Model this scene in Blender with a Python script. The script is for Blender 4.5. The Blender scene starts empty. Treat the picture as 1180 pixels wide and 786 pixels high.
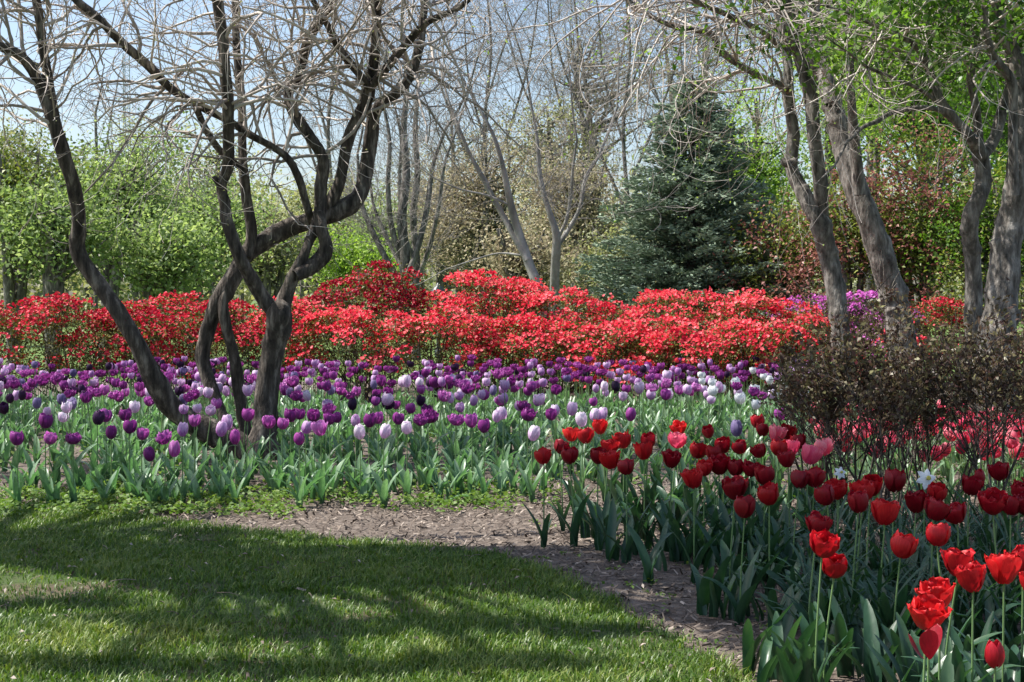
import bpy, math, random
import numpy as np
from mathutils import Vector, Matrix, noise

# ------------------------------------------------------------------ camera, sky, sun
sc = bpy.context.scene
C = sc.collection
CAM_H, PITCH, F = 1.3, math.radians(1.68), 1639.0
cam_d = bpy.data.cameras.new('camera'); cam = bpy.data.objects.new('camera', cam_d); C.objects.link(cam)
cam_d.lens = 50; cam_d.sensor_width = 36; cam_d.clip_start = 0.05; cam_d.clip_end = 3000
cam.location = (0, 0, CAM_H); cam.rotation_euler = (math.radians(90) - PITCH, 0, 0)
sc.camera = cam

SUN_EL, SUN_AZ = math.radians(57), math.radians(-84)      # azimuth from +Y (ahead), clockwise
S = np.array([math.sin(SUN_AZ) * math.cos(SUN_EL), math.cos(SUN_AZ) * math.cos(SUN_EL), math.sin(SUN_EL)])
world = bpy.data.worlds.new('World'); sc.world = world; world.use_nodes = True
wn, wl = world.node_tree.nodes, world.node_tree.links
wn.clear()
sky = wn.new('ShaderNodeTexSky'); sky.sky_type = 'NISHITA'; sky.sun_disc = False
sky.sun_elevation = SUN_EL; sky.sun_rotation = SUN_AZ; sky.air_density = 1.0; sky.dust_density = 2.2; sky.ozone_density = 1.5
bg = wn.new('ShaderNodeBackground'); bg.inputs[1].default_value = 0.122
wo = wn.new('ShaderNodeOutputWorld'); wl.new(sky.outputs[0], bg.inputs[0]); wl.new(bg.outputs[0], wo.inputs[0])
sd = bpy.data.lights.new('sun', 'SUN'); sd.energy = 5.0; sd.angle = math.radians(0.53); sd.color = (1, 0.955, 0.88)
sun = bpy.data.objects.new('sun', sd); C.objects.link(sun)
sun.rotation_euler = Vector(-S).to_track_quat('-Z', 'Y').to_euler(); sun.location = tuple(S * 60)
sc.view_settings.view_transform = 'Standard'; sc.view_settings.look = 'None'
sc.view_settings.exposure = 0.85; sc.view_settings.gamma = 1.0
sc.render.engine = 'CYCLES'
sc.cycles.max_bounces = 6; sc.cycles.diffuse_bounces = 3; sc.cycles.glossy_bounces = 2
sc.cycles.transmission_bounces = 4; sc.cycles.transparent_max_bounces = 4
sc.cycles.caustics_reflective = False; sc.cycles.caustics_refractive = False

rng = np.random.default_rng(7)
random.seed(7)
R = math.radians
def U(a, b): return float(rng.uniform(a, b))

# ------------------------------------------------------------------ pixel <-> world (surveying the photograph)
_f = np.array([0, math.cos(PITCH), -math.sin(PITCH)]); _u = np.array([0, math.sin(PITCH), math.cos(PITCH)])
O = np.array([0, 0, CAM_H])
def ray(px, py): return _f + np.array([1, 0, 0]) * (px - 590) / F + _u * (393 - py) / F
def at(px, py, Y): d = ray(px, py); return O + d * (Y / d[1])
def onz(px, py, z=0.0): d = ray(px, py); return O + d * ((z - CAM_H) / d[2])

# ------------------------------------------------------------------ materials
def mat(name, c1, c2=None, c3=None, rough=0.6, trans=0.0, tcol=None, bump=0.0, bscale=30, mode='var', nscale=8, spec=0.3, stretch=None, contrast=(0.3, 0.7), streak=None):
    m = bpy.data.materials.new(name); m.use_nodes = True
    nt = m.node_tree; n, l = nt.nodes, nt.links
    p = n['Principled BSDF']; out = n['Material Output']
    p.inputs['Roughness'].default_value = rough; p.inputs['Specular IOR Level'].default_value = spec
    c2 = c2 or c1
    rp = n.new('ShaderNodeValToRGB'); rp.color_ramp.elements[0].color = (*c1, 1); rp.color_ramp.elements[1].color = (*c2, 1)
    if c3:
        e = rp.color_ramp.elements.new(0.5); e.color = (*c2, 1); rp.color_ramp.elements[2].color = (*c3, 1)
    if mode == 'var':
        a = n.new('ShaderNodeAttribute'); a.attribute_name = 'var'
        if streak:
            tv = n.new('ShaderNodeTexCoord'); mv = n.new('ShaderNodeMapping'); mv.inputs['Scale'].default_value = (1, 1, .12); l.new(tv.outputs['Object'], mv.inputs[0])
            nv = n.new('ShaderNodeTexNoise'); nv.inputs['Scale'].default_value = streak; nv.inputs['Detail'].default_value = 4; l.new(mv.outputs[0], nv.inputs['Vector'])
            mc = n.new('ShaderNodeMath'); mc.operation = 'MULTIPLY_ADD'; mc.inputs[1].default_value = .9; l.new(nv.outputs['Fac'], mc.inputs[0]); l.new(a.outputs['Fac'], mc.inputs[2])
            ms = n.new('ShaderNodeMath'); ms.operation = 'SUBTRACT'; ms.inputs[1].default_value = .45; l.new(mc.outputs[0], ms.inputs[0]); l.new(ms.outputs[0], rp.inputs[0])
            bb = n.new('ShaderNodeBump'); bb.inputs['Strength'].default_value = .35; bb.inputs['Distance'].default_value = .002
            l.new(nv.outputs['Fac'], bb.inputs['Height']); l.new(bb.outputs[0], p.inputs['Normal'])
        else: l.new(a.outputs['Fac'], rp.inputs[0])
    elif mode == 'petal':
        # along the petal with the flower's own variation
        a = n.new('ShaderNodeAttribute'); a.attribute_name = 'var'
        oi = n.new('ShaderNodeObjectInfo'); ma = n.new('ShaderNodeMath'); ma.operation = 'MULTIPLY_ADD'
        l.new(oi.outputs['Random'], ma.inputs[0]); ma.inputs[1].default_value = 0.55; l.new(a.outputs['Fac'], ma.inputs[2])
        tv = n.new('ShaderNodeTexCoord'); mv = n.new('ShaderNodeMapping'); mv.inputs['Scale'].default_value = (1, 1, .10); l.new(tv.outputs['Object'], mv.inputs[0])
        nv = n.new('ShaderNodeTexNoise'); nv.inputs['Scale'].default_value = 230; nv.inputs['Detail'].default_value = 3; l.new(mv.outputs[0], nv.inputs['Vector'])
        mc = n.new('ShaderNodeMath'); mc.operation = 'MULTIPLY_ADD'; mc.inputs[1].default_value = .9; l.new(nv.outputs['Fac'], mc.inputs[0]); l.new(ma.outputs[0], mc.inputs[2])
        mb = n.new('ShaderNodeMath'); mb.operation = 'SUBTRACT'; mb.inputs[1].default_value = 0.72
        l.new(mc.outputs[0], mb.inputs[0]); l.new(mb.outputs[0], rp.inputs[0])
        bb = n.new('ShaderNodeBump'); bb.inputs['Strength'].default_value = .5; bb.inputs['Distance'].default_value = .0015
        l.new(nv.outputs['Fac'], bb.inputs['Height']); l.new(bb.outputs[0], p.inputs['Normal'])
    else:
        tc = n.new('ShaderNodeTexCoord'); mp = n.new('ShaderNodeMapping'); l.new(tc.outputs['Object'], mp.inputs[0])
        if stretch: mp.inputs['Scale'].default_value = stretch
        nz = n.new('ShaderNodeTexNoise'); nz.inputs['Scale'].default_value = nscale; nz.inputs['Detail'].default_value = 8; nz.inputs['Roughness'].default_value = .65
        l.new(mp.outputs[0], nz.inputs['Vector'])
        mr = n.new('ShaderNodeMapRange'); mr.inputs[1].default_value, mr.inputs[2].default_value = contrast
        l.new(nz.outputs['Fac'], mr.inputs[0]); l.new(mr.outputs[0], rp.inputs[0])
    l.new(rp.outputs[0], p.inputs['Base Color'])
    if bump:
        tc2 = n.new('ShaderNodeTexCoord'); mp2 = n.new('ShaderNodeMapping'); l.new(tc2.outputs['Object'], mp2.inputs[0])
        if stretch: mp2.inputs['Scale'].default_value = stretch
        nb = n.new('ShaderNodeTexNoise'); nb.inputs['Scale'].default_value = bscale; nb.inputs['Detail'].default_value = 6
        l.new(mp2.outputs[0], nb.inputs['Vector'])
        b = n.new('ShaderNodeBump'); b.inputs['Strength'].default_value = min(1, bump); b.inputs['Distance'].default_value = 0.02
        l.new(nb.outputs['Fac'], b.inputs['Height']); l.new(b.outputs[0], p.inputs['Normal'])
    if trans:
        t = n.new('ShaderNodeBsdfTranslucent'); mx = n.new('ShaderNodeMixShader'); mx.inputs[0].default_value = trans
        if tcol:
            mm = n.new('ShaderNodeMix'); mm.data_type = 'RGBA'; mm.blend_type = 'MULTIPLY'; mm.inputs[0].default_value = 1
            l.new(rp.outputs[0], mm.inputs[6]); mm.inputs[7].default_value = (*tcol, 1); l.new(mm.outputs[2], t.inputs[0])
        else: l.new(rp.outputs[0], t.inputs[0])
        l.new(p.outputs[0], mx.inputs[1]); l.new(t.outputs[0], mx.inputs[2]); l.new(mx.outputs[0], out.inputs[0])
    return m

M = {}
M['mulch'] = mat('mulch', (.05, .038, .031), (.13, .103, .084), (.27, .23, .195), rough=.9, mode='noise', nscale=22, bump=1, bscale=60, contrast=(.25, .75))
M['turf'] = mat('turf_soil', (.10, .075, .05), (.05, .075, .02), (.05, .085, .02), rough=.95, mode='noise', nscale=1.3, bump=.6, bscale=40, contrast=(.38, .62))
M['meadow'] = mat('meadow', (.06, .11, .02), (.09, .15, .035), (.13, .17, .05), rough=.95, mode='noise', nscale=.6, bump=.5, bscale=14)
M['chip'] = mat('wood_chip', (.06, .045, .037), (.20, .16, .13), (.46, .39, .33), rough=.9)
M['grass'] = mat('grass_blade', (.035, .085, .010), (.095, .18, .020), (.26, .30, .08), rough=.42, trans=.35, tcol=(1.2, 1.25, .6), spec=.4)
M['bark_dark'] = mat('bark_dark', (.022, .018, .015), (.078, .064, .053), (.25, .215, .18), rough=.9, mode='noise', nscale=18, bump=1, bscale=40, stretch=(1, 1, .22), contrast=(.36, .68))
M['bark_grey'] = mat('bark_grey', (.035, .031, .027), (.14, .125, .11), (.33, .305, .275), rough=.9, mode='noise', nscale=14, bump=1, bscale=32, stretch=(1, 1, .3), contrast=(.34, .68))
M['bark_pale'] = mat('bark_pale', (.10, .10, .09), (.25, .24, .22), (.42, .41, .38), rough=.9, mode='noise', nscale=5, bump=.7, bscale=14, stretch=(1, 1, .4))
M['twig'] = mat('twig_bark', (.20, .165, .14), (.42, .37, .33), (.64, .58, .52), rough=.8)
M['twig_grey'] = mat('twig_grey', (.12, .105, .10), (.22, .20, .185), (.36, .33, .30), rough=.8)
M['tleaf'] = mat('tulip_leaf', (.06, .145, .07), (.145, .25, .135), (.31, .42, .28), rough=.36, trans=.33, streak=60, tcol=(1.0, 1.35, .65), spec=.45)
M['tleaf_shaded'] = mat('tulip_leaf_shaded', (.018, .055, .028), (.034, .084, .045), (.075, .135, .068), rough=.36, trans=.28, streak=60, tcol=(1.0, 1.3, .5), spec=.45)  # tulip leaf with the red bed's shade darkened into its colour
M['tstem'] = mat('tulip_stem', (.12, .21, .08), (.19, .29, .11), rough=.45, trans=.12)
def petal(name, a, b, c, tr=.42): return mat(name, a, b, c, rough=.42, trans=tr, mode='petal', spec=.35)
M['p_purple'] = petal('petal_purple', (.14, .012, .13), (.30, .035, .27), (.52, .14, .50))
M['p_violet'] = petal('petal_violet', (.26, .025, .22), (.48, .09, .42), (.70, .30, .66))
M['p_lilac'] = petal('petal_lilac', (.42, .14, .46), (.72, .50, .74), (.90, .84, .90), .35)
M['p_black'] = petal('petal_black', (.02, .005, .03), (.045, .01, .06), (.08, .02, .10))
M['p_blue'] = petal('petal_slate', (.13, .09, .25), (.24, .18, .38), (.42, .34, .55))
M['p_red'] = petal('petal_red', (.26, .002, .008), (.44, .006, .014), (.64, .022, .026), .35)
M['p_deep'] = petal('petal_deep_red', (.15, .001, .008), (.28, .003, .013), (.44, .010, .022), .32)  # darker red that also carries the shade on the crowded heads
M['p_scarlet'] = petal('petal_scarlet', (.46, .006, .012), (.62, .014, .018), (.80, .055, .05), .4)
M['p_pink'] = petal('petal_pink', (.80, .06, .18), (.90, .15, .26), (.94, .46, .50), .5)
M['p_white'] = petal('petal_white', (.72, .74, .74), (.80, .82, .84), (.84, .86, .88), .3)
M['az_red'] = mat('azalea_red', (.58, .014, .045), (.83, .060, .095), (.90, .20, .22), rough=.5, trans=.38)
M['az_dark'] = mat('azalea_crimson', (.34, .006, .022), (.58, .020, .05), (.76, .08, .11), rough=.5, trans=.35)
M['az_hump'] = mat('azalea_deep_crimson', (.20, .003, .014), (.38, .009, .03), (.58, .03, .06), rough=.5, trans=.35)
M['az_pink'] = mat('azalea_magenta', (.45, .07, .38), (.62, .14, .55), (.75, .28, .68), rough=.5, trans=.35)
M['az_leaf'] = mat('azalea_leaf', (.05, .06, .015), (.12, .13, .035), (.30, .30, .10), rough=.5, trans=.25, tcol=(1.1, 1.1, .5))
M['shrub_leaf'] = mat('bronze_leaf', (.07, .034, .028), (.11, .085, .045), (.24, .23, .10), rough=.4, trans=.3)
M['leaf_green'] = mat('leaf_fresh_green', (.14, .215, .075), (.25, .345, .135), (.43, .51, .26), rough=.5, trans=.5, tcol=(1.1, 1.15, .7))
M['leaf_bright'] = mat('leaf_bright_green', (.16, .28, .05), (.28, .42, .09), (.46, .58, .18), rough=.5, trans=.45, tcol=(1.1, 1.2, .5))
M['leaf_yellow'] = mat('leaf_yellow_green', (.18, .20, .11), (.31, .33, .19), (.46, .47, .31), rough=.5, trans=.42, tcol=(1.1, 1.1, .6))
M['leaf_tan'] = mat('leaf_tan_bud', (.22, .175, .11), (.36, .305, .19), (.50, .46, .29), rough=.6, trans=.35)
M['leaf_deep'] = mat('leaf_deep_green', (.04, .09, .014), (.09, .18, .03), (.20, .32, .065), rough=.4, trans=.42, tcol=(1.1, 1.3, .4))
M['leaf_red'] = mat('leaf_bronze_red', (.16, .05, .045), (.26, .10, .085), (.40, .19, .14), rough=.45, trans=.3)
M['leaf_olive'] = mat('leaf_olive', (.07, .11, .022), (.17, .21, .05), (.32, .34, .10), rough=.45, trans=.35, tcol=(1.1, 1.2, .5))
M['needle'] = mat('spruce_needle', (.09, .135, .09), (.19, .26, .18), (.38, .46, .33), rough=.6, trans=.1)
M['weed'] = mat('weed_leaf', (.07, .14, .03), (.13, .22, .05), (.24, .33, .10), rough=.5, trans=.35, tcol=(1.1, 1.2, .5))
M['metal_green'] = mat('lamp_metal', (.02, .035, .035), rough=.4, spec=.5)
M['glass'] = mat('lamp_glass', (.35, .40, .40), rough=.15, spec=.5)
M['mast'] = mat('mast_steel', (.42, .46, .52), rough=.6)
M['stone'] = mat('pale_stone', (.38, .36, .32), (.52, .49, .44), rough=.85, mode='noise', nscale=9, bump=.5)
M['yellow'] = mat('daffodil_cup', (.55, .50, .10), rough=.5, trans=.2)

# ------------------------------------------------------------------ mesh helpers
class MB:
    """gathers vertices, faces (tri / quad), a per-vertex 'var' value and a per-face material slot"""
    def __init__(s): s.v = []; s.f4 = []; s.f3 = []; s.a = []; s.n = 0; s.m4 = []; s.m3 = []
    def add(s, v, f, var=0.5, mi=0):
        v = np.asarray(v, float); f = np.asarray(f, int)
        s.v.append(v); s.a.append(np.broadcast_to(np.asarray(var, float), (len(v),)))
        if f.shape[1] == 4: s.f4.append(f + s.n); s.m4.append(np.full(len(f), mi))
        else: s.f3.append(f + s.n); s.m3.append(np.full(len(f), mi))
        s.n += len(v)
    def merge(s, o, M4=None, dvar=0.0, mi=0):
        v = np.concatenate(o.v)
        if M4 is not None: v = v @ M4[:3, :3].T + M4[:3, 3]
        a = np.concatenate(o.a) + dvar; off = s.n
        s.v.append(v); s.a.append(a)
        for f in o.f4: s.f4.append(f + off); s.m4.append(np.full(len(f), mi))
        for f in o.f3: s.f3.append(f + off); s.m3.append(np.full(len(f), mi))
        s.n += len(v)
    def mesh(s, name, mats, smooth=False):
        me = bpy.data.meshes.new(name)
        v = np.concatenate(s.v).astype(np.float32)
        f4 = np.concatenate(s.f4) if s.f4 else np.zeros((0, 4), int)
        f3 = np.concatenate(s.f3) if s.f3 else np.zeros((0, 3), int)
        me.vertices.add(len(v)); me.vertices.foreach_set('co', v.ravel())
        nl = len(f4) * 4 + len(f3) * 3
        me.loops.add(nl); me.loops.foreach_set('vertex_index', np.concatenate([f4.ravel(), f3.ravel()]).astype(np.int32))
        me.polygons.add(len(f4) + len(f3))
        st = np.concatenate([np.arange(len(f4)) * 4, len(f4) * 4 + np.arange(len(f3)) * 3]).astype(np.int32)
        me.polygons.foreach_set('loop_start', st)
        mi = np.concatenate((s.m4 or [np.zeros(0)]) + (s.m3 or [np.zeros(0)])).astype(np.int32)
        if not isinstance(mats, (list, tuple)): mats = [mats]
        for m in mats: me.materials.append(m)
        me.polygons.foreach_set('material_index', mi)
        if smooth: me.polygons.foreach_set('use_smooth', np.ones(len(mi), bool))
        at_ = me.attributes.new('var', 'FLOAT', 'POINT'); at_.data.foreach_set('value', np.clip(np.concatenate(s.a), 0, 1).astype(np.float32))
        me.update(calc_edges=True); me.validate()
        return me

def link(name, me, parent=None, loc=None):
    o = bpy.data.objects.new(name, me); C.objects.link(o)
    if parent: o.parent = parent
    if loc is not None: o.location = tuple(loc)
    return o
def build(name, mb, mats, parent=None, smooth=False): return link(name, mb.mesh(name, mats, smooth), parent)
def tag(o, label, cat=None, group=None, kind=None):
    if label: o['label'] = label
    if cat: o['category'] = cat
    if group: o['group'] = group
    if kind: o['kind'] = kind
    return o
def thing(name, label, cat, loc, group=None, rz=0, sc_=1):
    o = bpy.data.objects.new(name, None); C.objects.link(o); o.empty_display_size = .05
    o.location = tuple(loc); o.rotation_euler = (0, 0, rz); o.scale = (sc_,) * 3
    return tag(o, label, cat, group)
def shift(mb, loc):
    loc = np.asarray(loc, float)
    mb.v = [v - loc for v in mb.v]; return mb

def norm(v): return v / np.maximum(np.linalg.norm(v, axis=-1, keepdims=True), 1e-9)
def spline(P, k=4):
    """Catmull-Rom through rows (any width)."""
    P = np.asarray(P, float); n = len(P)
    if n < 3: return np.array([P[0] + (P[-1] - P[0]) * t for t in np.linspace(0, 1, k + 1)])
    E = np.vstack([2 * P[0] - P[1], P, 2 * P[-1] - P[-2]]); out = []
    for i in range(n - 1):
        a, b, c, d = E[i:i + 4]
        for t in np.arange(k) / k:
            out.append(.5 * (2 * b + (c - a) * t + (2 * a - 5 * b + 4 * c - d) * t * t + (3 * b - a - 3 * c + d) * t ** 3))
    out.append(P[-1]); return np.array(out)
def tube(mb, P, r, sides=6, var=.5, rough=0.0, mi=0):
    P = np.asarray(P, float); n = len(P)
    r = np.broadcast_to(np.asarray(r, float), (n,))
    T = norm(np.gradient(P, axis=0)); ref = np.array([0.31, 0.9, 0.17]) if abs(T[0, 1]) < .8 else np.array([1., 0, .2])
    A = norm(np.cross(T, ref)); B = np.cross(T, A)
    th = np.arange(sides) * 2 * math.pi / sides
    rr = r[:, None] * np.ones(sides)
    if rough and n > 6:
        for _ in range(max(2, n // 5)):                             # swellings and old scars, each on one side of the limb
            c0 = U(0, n); a0 = U(0, 6.28)
            rr = rr * (1 + U(.06, .26) * np.exp(-((np.arange(n) - c0) / U(.8, 2.6)) ** 2)[:, None] * np.clip(np.cos(th - a0), 0, 1)[None, :] ** 2)
    if rough:
        ph = rng.uniform(0, 6.28, 3); s_ = np.arange(n)[:, None]
        rr = rr * (1 + rough * (.5 * np.sin(2 * th + ph[0] + s_ * .35) + .4 * np.sin(3 * th + ph[1] - s_ * .5) + .35 * rng.normal(size=(n, sides))))
    V = P[:, None, :] + rr[..., None] * (np.cos(th)[None, :, None] * A[:, None, :] + np.sin(th)[None, :, None] * B[:, None, :])
    i = np.arange(n - 1)[:, None] * sides; j = np.arange(sides)[None, :]; j2 = (j + 1) % sides
    Fq = np.stack([i + j, i + j2, i + sides + j2, i + sides + j], -1).reshape(-1, 4)
    mb.add(V.reshape(-1, 3), Fq, var, mi)
    # round end
    tip = P[-1] + T[-1] * r[-1] * .6; b0 = (n - 1) * sides
    if sides >= 5:
        vv = np.vstack([V[-1], tip]); ff = np.array([[k, (k + 1) % sides, sides] for k in range(sides)]); mb.add(vv, ff, var, mi)
def leaves(mb, Cn, L, W, up=.5, var=None, fold=.25, mi=0, nrm=None):
    """folded diamond leaves round the points Cn, facing anyhow with a bias upward"""
    n = len(Cn)
    if n == 0: return
    N = rng.normal(size=(n, 3)); N[:, 2] += up * 2
    if nrm is not None: N = N + nrm
    N = norm(N); D = norm(np.cross(N, rng.normal(size=(n, 3)))); Sd = np.cross(N, D)
    l = (L * rng.uniform(.65, 1.3, n))[:, None]; w = (W * rng.uniform(.7, 1.25, n))[:, None]
    v = np.empty((n, 4, 3))
    v[:, 0] = Cn - D * l / 2; v[:, 2] = Cn + D * l / 2 - N * l * .1
    v[:, 1] = Cn + Sd * w / 2 + N * w * fold - D * l * .06; v[:, 3] = Cn - Sd * w / 2 + N * w * fold - D * l * .06
    f = np.arange(n * 4).reshape(n, 4)
    if var is None: var = rng.uniform(0, 1, n)
    mb.add(v.reshape(-1, 3), f, np.repeat(var, 4), mi)
def grow(start, d, length, r, level, out, tips, spread=.7, kids=5, wig=.22, up=.12, r_min=.003, seg=7, shrink=.6, t0=.3):
    """recursive limb: appends (points, radii, level) to out"""
    P = [np.array(start, float)]; d = norm(np.array(d, float)); st = length / seg
    bend = rng.normal(size=3) * wig * .4
    for i in range(seg):
        d = norm(d + rng.normal(size=3) * wig * .5 + bend + np.array([0, 0, up])); P.append(P[-1] + d * st)
    P = np.array(P); rr = np.linspace(r, max(r * .45, r_min), len(P)); out.append((P, rr, level))
    if level <= 0: tips.append(P[-1]); return
    for k in range(kids):
        t = U(t0, 1) if k else 1.0; i = min(seg, int(t * seg)); T = norm(P[i] - P[max(0, i - 1)])
        nd = norm(T + norm(rng.normal(size=3)) * spread * (1 if k else .4))
        grow(P[i], nd, length * shrink * U(.75, 1.2), max(rr[i] * .62, r_min), level - 1, out, tips, spread, kids, wig, up, r_min, max(4, seg - 1), shrink)

# ------------------------------------------------------------------ the ground
def sheet(name, pts, z, m, label, sub=1):
    mb = MB(); pts = [Vector((p[0], p[1], 0)) for p in pts]
    from mathutils.geometry import tessellate_polygon
    tri = tessellate_polygon([pts])
    V = np.array([[p.x, p.y, z] for p in pts])
    fs = []
    for t in tri:
        a, b, c = (V[i] for i in t)
        if np.cross(b - a, c - a)[2] < 0: t = (t[0], t[2], t[1])
        fs.append(t)
    mb.add(V, fs); o = build(name, mb, m); return tag(o, label, kind='structure')
g = MB(); g.add([(-700, -60, -.02), (700, -60, -.02), (700, 1200, -.02), (-700, 1200, -.02)], [[0, 1, 2, 3]])
tag(build('ground', g, M['meadow']), 'green park ground running back under the trees', kind='structure')
def wob(a, b, n, amp):
    return [(a[0] + (b[0] - a[0]) * t + U(-amp, amp), a[1] + (b[1] - a[1]) * t + U(-amp, amp)) for t in np.linspace(0, 1, n)[:-1]]
bed = wob((-16, 1.5), (16, 1.5), 8, 0) + wob((16, 1.5), (16, 22.5), 8, .1) + wob((16, 22.5), (-16, 22.5), 60, .25) + wob((-16, 22.5), (-16, 1.5), 8, .1)
sheet('mulch_bed', bed, -.006, M['mulch'], 'brown bark mulch flower bed')
edge_px = [(-700, 583), (-300, 583), (0, 584), (60, 585), (130, 590), (190, 600), (250, 606), (300, 611), (350, 617), (400, 624), (470, 627), (530, 631), (590, 643), (640, 660), (690, 684), (735, 712), (780, 736), (825, 762), (862, 786), (900, 815), (960, 880), (1010, 960), (1050, 1100)]
EDGE = np.array([onz(*p)[:2] for p in edge_px]); EDGE = spline(EDGE, 4); EDGE = EDGE + rng.normal(size=EDGE.shape) * .02
lawn = [tuple(p) for p in EDGE] + [(1.6, 1.0), (-14, 1.0)]
sheet('lawn', lawn, -.001, M['turf'], 'lawn soil under the mown grass')
LP = np.array(lawn)
def inside(P, poly):
    x, y = P[:, 0], P[:, 1]; c = np.zeros(len(P), bool); j = len(poly) - 1
    for i in range(len(poly)):
        xi, yi = poly[i]; xj, yj = poly[j]
        if yi != yj: c ^= ((yi > y) != (yj > y)) & (x < (xj - xi) * (y - yi) / (yj - yi) + xi)
        j = i
    return c
def fnoise(P, s, o=0):
    return np.array([noise.noise(Vector((p[0] * s + o, p[1] * s - o, o))) for p in P])
# grass blades
def make_grass():
    P1 = np.stack([rng.uniform(-3.6, 2.2, 230000), rng.uniform(4.2, 9.1, 230000)], 1)
    P2 = np.stack([rng.uniform(-8, 2.2, 45000), rng.uniform(2.2, 9.1, 45000)], 1)
    tuft = np.stack([rng.uniform(-3.4, 2.2, 620), rng.uniform(4.2, 9.0, 620)], 1)
    P3 = np.repeat(tuft, 45, 0) + rng.normal(size=(620 * 45, 2)) * .035
    P = np.vstack([P1, P2, P3]); big = np.concatenate([np.zeros(len(P1) + len(P2)), np.ones(len(P3))]) > .5
    k = inside(P + rng.normal(size=P.shape) * .03, LP); P = P[k]; big = big[k]
    nz = fnoise(P, 1.1, 3.1) + .55 * fnoise(P, 4.3, 9.0)
    # worn places in the lawn
    bare = np.zeros(len(P))
    for px, py, rx, ry, st in ((20, 672, .45, .30, .92), (300, 702, .55, .22, .6), (610, 700, .22, .16, .6), (420, 640, .5, .16, .45)):
        c = onz(px, py); bare = np.maximum(bare, st * np.exp(-((P[:, 0] - c[0]) / rx) ** 2 - ((P[:, 1] - c[1]) / ry) ** 2))
    k = (rng.uniform(size=len(P)) > np.clip(.08 - nz * .75, 0, .8)) & (rng.uniform(size=len(P)) > bare)
    P = P[k]; nz = nz[k]; big = big[k]; n = len(P)
    h = rng.uniform(.014, .036, n) * (1 + .5 * nz) * np.where(big, 1.55, 1); w = rng.uniform(.0016, .0032, n) * np.where(big, 1.1, 1)
    a = rng.uniform(0, 6.28, n); lean = rng.uniform(.25, 1.5, n) * h
    D = np.stack([np.cos(a), np.sin(a)], 1); Sx = np.stack([-np.sin(a), np.cos(a)], 1)
    v = np.zeros((n, 5, 3))
    v[:, 0, :2] = P + Sx * w[:, None]; v[:, 1, :2] = P - Sx * w[:, None]
    m = P + D * (lean * .3)[:, None]; v[:, 2, :2] = m - Sx * (w * .8)[:, None]; v[:, 3, :2] = m + Sx * (w * .8)[:, None]; v[:, 2:4, 2] = (h * .62)[:, None]
    v[:, 4, :2] = P + D * lean[:, None]; v[:, 4, 2] = h * .92
    mb = MB(); var = np.clip(.45 + .45 * nz + rng.normal(size=n) * .20 + (rng.uniform(size=n) > .95) * .5, 0, 1)
    b = np.arange(n)[:, None] * 5
    mb.add(v.reshape(-1, 3), b + np.array([0, 1, 2, 3]), np.repeat(var, 5))
    mb.f3.append(b + np.array([3, 2, 4])); mb.m3.append(np.zeros(n))
    return mb
tag(build('grass', make_grass(), M['grass']), 'mown green lawn grass with tufts and worn patches', kind='stuff')
# wood chips
def chips():
    mb = MB(); n = 30000
    P = np.stack([rng.uniform(-4.5, 4.5, n), rng.uniform(3.6, 10.2, n)], 1)
    c = ~inside(P, LP) | (rng.uniform(size=n) > .965); P = P[c]; n = len(P)
    N = rng.normal(size=(n, 3)) * .4; N[:, 2] += 1; N = norm(N)
    D = norm(np.cross(N, rng.normal(size=(n, 3)))); Sd = np.cross(N, D)
    L = rng.uniform(.008, .036, n)[:, None]; W = rng.uniform(.002, .007, n)[:, None]
    Cc = np.column_stack([P, rng.uniform(.003, .012, n)])
    v = np.stack([Cc - D * L - Sd * W, Cc + D * L - Sd * W, Cc + D * L * .9 + Sd * W, Cc - D * L * .8 + Sd * W * .8, Cc + N * .004 - D * L * .7, Cc + N * .004 + D * L * .7], 1)
    b = np.arange(n)[:, None] * 6; var = np.repeat(np.clip(rng.beta(1.3, 2.2, n), 0, 1), 6)
    mb.add(v.reshape(-1, 3), b + np.array([0, 1, 5, 4]), var)
    mb.f4.append(b + np.array([4, 5, 2, 3])); mb.m4.append(np.zeros(n)); return mb
tag(build('bark_chips', chips(), M['chip']), 'loose shredded bark chips over the bed', kind='stuff')

def litter():
    mb = MB(); n = 420; P = np.column_stack([rng.uniform(-3.5, 3, n), rng.uniform(4.3, 9.3, n), rng.uniform(.02, .035, n)]); leaves(mb, P, .028, .014, 1.5, rng.uniform(0, 1, n))
    for _ in range(150):
        x, y, a, L = U(-3, 3), U(4.3, 9.2), U(0, 6.28), U(.03, .12); tube(mb, spline([[x, y, .02], [x + L * .5 * math.cos(a) + U(-.01, .01), y + L * .5 * math.sin(a), .028], [x + L * math.cos(a), y + L * math.sin(a), .022]], 2), .0018, 4, U(0, .6))
    return mb
tag(build('leaf_litter', litter(), M['chip']), 'dry leaf bits and broken twigs strewn on lawn and mulch', kind='stuff')

# ------------------------------------------------------------------ traced trees
def trace(pts, d0, d1=None, k=4, wob_=.05):
    """pixel polyline (x, y, width px) from the photograph, standing at depth d0..d1 -> points and radii in metres"""
    d1 = d0 if d1 is None else d1; n = len(pts); P = []
    ph = U(0, 6)
    for i, (x, y, w) in enumerate(pts):
        Y = d0 + (d1 - d0) * i / max(1, n - 1) + wob_ * math.sin(ph + i * 1.1)
        q = at(x, y, Y); P.append([*q, w / 2 / F * Y])
    Q = spline(P, k); return Q[:, :3], np.maximum(Q[:, 3] * .93, .002)
def extend(P, r, n=5, step=.28, up=.35):
    d = norm(P[-1] - P[-3]); L = [P[-1]]; 
    for i in range(n):
        d = norm(d + rng.normal(size=3) * .16 + np.array([0, 0, up * .3])); L.append(L[-1] + d * step)
    return np.vstack([P, L[1:]]), np.concatenate([r, np.linspace(r[-1], r[-1] * .35, n + 1)[1:]])
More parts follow.
